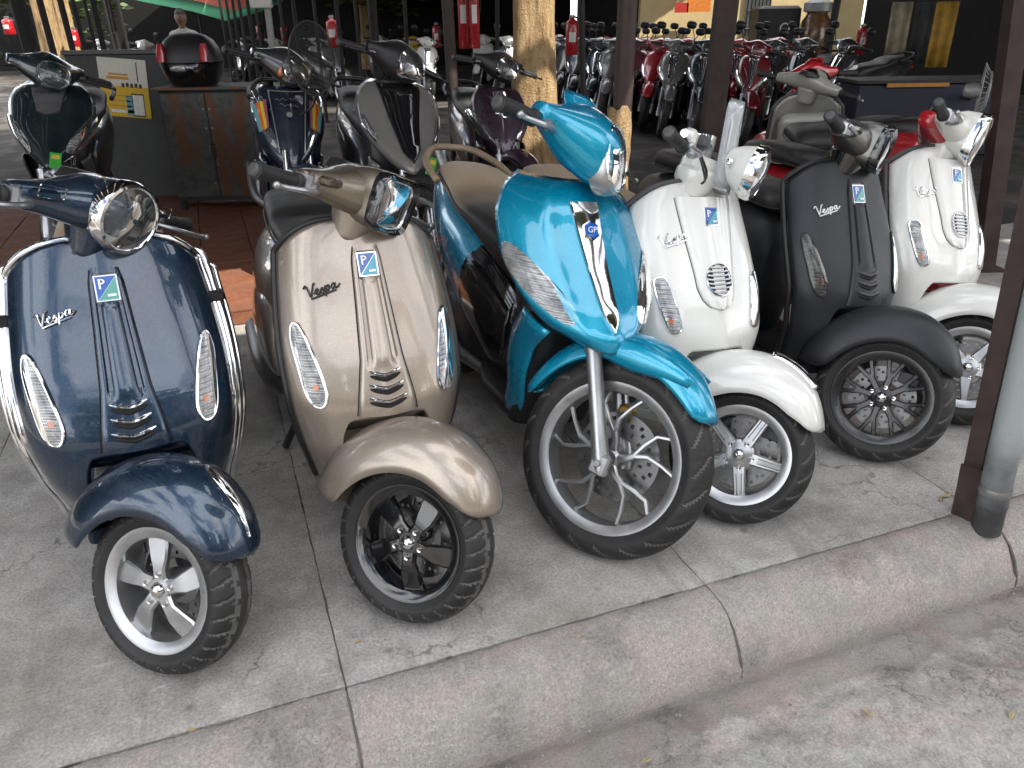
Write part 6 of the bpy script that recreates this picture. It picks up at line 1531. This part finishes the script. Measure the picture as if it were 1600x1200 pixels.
# second shed roof, far trees, street side
r2 = empty('rear_shed_roof'); tag(r2, 'rear shed roof over the distant stalls, out of sight overhead', 'roof')
for i in range(-1, 11): obj('roof_sheet', corr_sheet(i*2.0, i*2+1.98, -27, -11.3, 3.1), MT['roof'], r2, sharp=180)
tree(base_of(aty(74, 40, 13.5)), 4.5, .17, (0, .2, 5.6), (1.4, 1.4, 1.2), 1500, 'sunlit pale trunk at the far left behind the posts', 5, stem2=False)
tree(base_of(aty(104, 40, 17)), 4.2, .15, (0, .2, 5.2), (1.4, 1.4, 1.2), 1200, 'darker trunk right of the far left one', 6, stem2=False)
tree((-13.5, 25, 0), 2.0, .2, (0, -.4, 2.7), (2.6, 1.6, 1.0), 4200, 'leafy green tree beyond the posts, far left', 7, stem2=False, leaf=.2)
tree((-4.2, 25.5, 0), 2.0, .2, (0, -.4, 2.7), (2.2, 1.4, .9), 3200, 'leafy green tree beyond the red canopy', 8, stem2=False, leaf=.2)
tree((9.3, 19.5, 0), 2.0, .2, (0, -.2, 2.6), (1.9, 1.3, .9), 4200, 'leafy tree over the workshop wall at right', 9, stem2=False, leaf=.14)

# ------------------------------------------------------------------ across the street (behind the photographer; mirrored in the paint)
MT['facade'] = [simple('facade_%d' % k, c, .85, var=.12, scale=1) for k, c in enumerate(((.42, .36, .26), (.30, .33, .34), (.45, .44, .40), (.36, .24, .18)))]
MT['pane'] = simple('dark_pane', (.03, .035, .04), .1, 0, .5)
for k, (e0, w_, h_) in enumerate(((-9.5, 5.2, 5.2), (-4.0, 4.4, 7.4), (.7, 5.0, 4.6), (6.0, 5.2, 6.2))):
    o = empty('shophouse', tuple(K(e0, 12.5, -.13)), KA); tag(o, ['low cream', 'tall grey', 'low white', 'brick red'][k]+' shophouse across the street, behind the photographer', 'building', 'shophouses across the street')
    obj('wall', G().box((w_/2, -3, h_/2), (w_, 6, h_)), MT['facade'][k], o, smooth=False); obj('roof', G().box((w_/2, -3, h_+.08), (w_+.3, 6.3, .16)), MT['roof'], o, smooth=False)
    obj('shop_opening', G().box((w_/2, .01, 1.3), (w_*.8, .06, 2.5)), MT['pane'], o, smooth=False); obj('awning', G().box((w_/2, .6, 2.85), (w_*.95, 1.3, .06)), MT['canv'] if 'canv' in MT else MT['ext'], o, smooth=False)
    for fl in range(int((h_-3)/1.6)):
        for q in range(3): obj('window', G().box((w_*(q+.5)/3, .012, 3.8+1.6*fl), (w_*.18, .05, 1.0)), MT['pane'], o, smooth=False)
for k, (e0, n0) in enumerate(((-5.0, 8.6), (2.6, 8.9), (9, 8.6))):
    tree(tuple(K(e0, n0, -.13)), 3.0, .16, (0, 0, 4.4), (1.5, 1.5, 1.1), 1800, ['street tree before the grey shophouse', 'street tree before the white shophouse', 'street tree before the brick red shophouse'][k]+', behind the photographer', 20+k, stem2=False, leaf=.2)

# unseen street tree, added so its crown shades the kerb and front row
def shade_crown(c, rad, n, seed):
    rnd = random.Random(seed); g = G()
    for _ in range(n):
        while True:
            p = np.array([rnd.uniform(-1, 1) for _ in range(3)])
            if (p**2).sum() < 1: break
        p = KE*p[0]*rad[0]+KN*p[1]*rad[1]+EZ*p[2]*rad[2]+np.array(c)
        a = Matrix.Rotation(rnd.uniform(0, 6.28), 3, 'Z') @ Matrix.Rotation(rnd.uniform(-.9, .9), 3, 'X'); s = rnd.uniform(.16, .30)
        g.add([p+np.array(a @ Vector(v))*s for v in ((-.9, 0, 0), (-.1, .4, .08), (.9, 0, 0), (-.1, -.4, .08))], [(0, 1, 2, 3)])
    return g
tb_ = K(6.4, 5.6, -.13); cc = K(-.3, -.52, 0)+SUN_DIR*(8.0/SUN_DIR[2])-tb_
st_ = empty('tree', tuple(tb_)); tag(st_, 'unseen street tree added at the roadside to the right, crown shaped to shade the kerb', 'tree')
tr = obj('trunk', G().tube(spline([(0, 0, 0), (-.1, .05, 2.2), (-.5, .0, 4.4), tuple(cc*np.array([.5, .5, .8]))], 6), [.30, .22, .18, .12], 16), MT['bark'], st_, sharp=180)
for k in range(5): obj('limb', G().tube(spline([cc*np.array([.45, .45, .75]), cc+KE*(k-2)*1.0+KN*((k % 2)-.5)+EZ*-.1], 5), [.10, .03], 8), MT['bark'], tr)
obj('crown', shade_crown(cc+KE*1.3, (5.0, 1.85, .9), 11000, 5), MT['leaf'], st_, smooth=False)
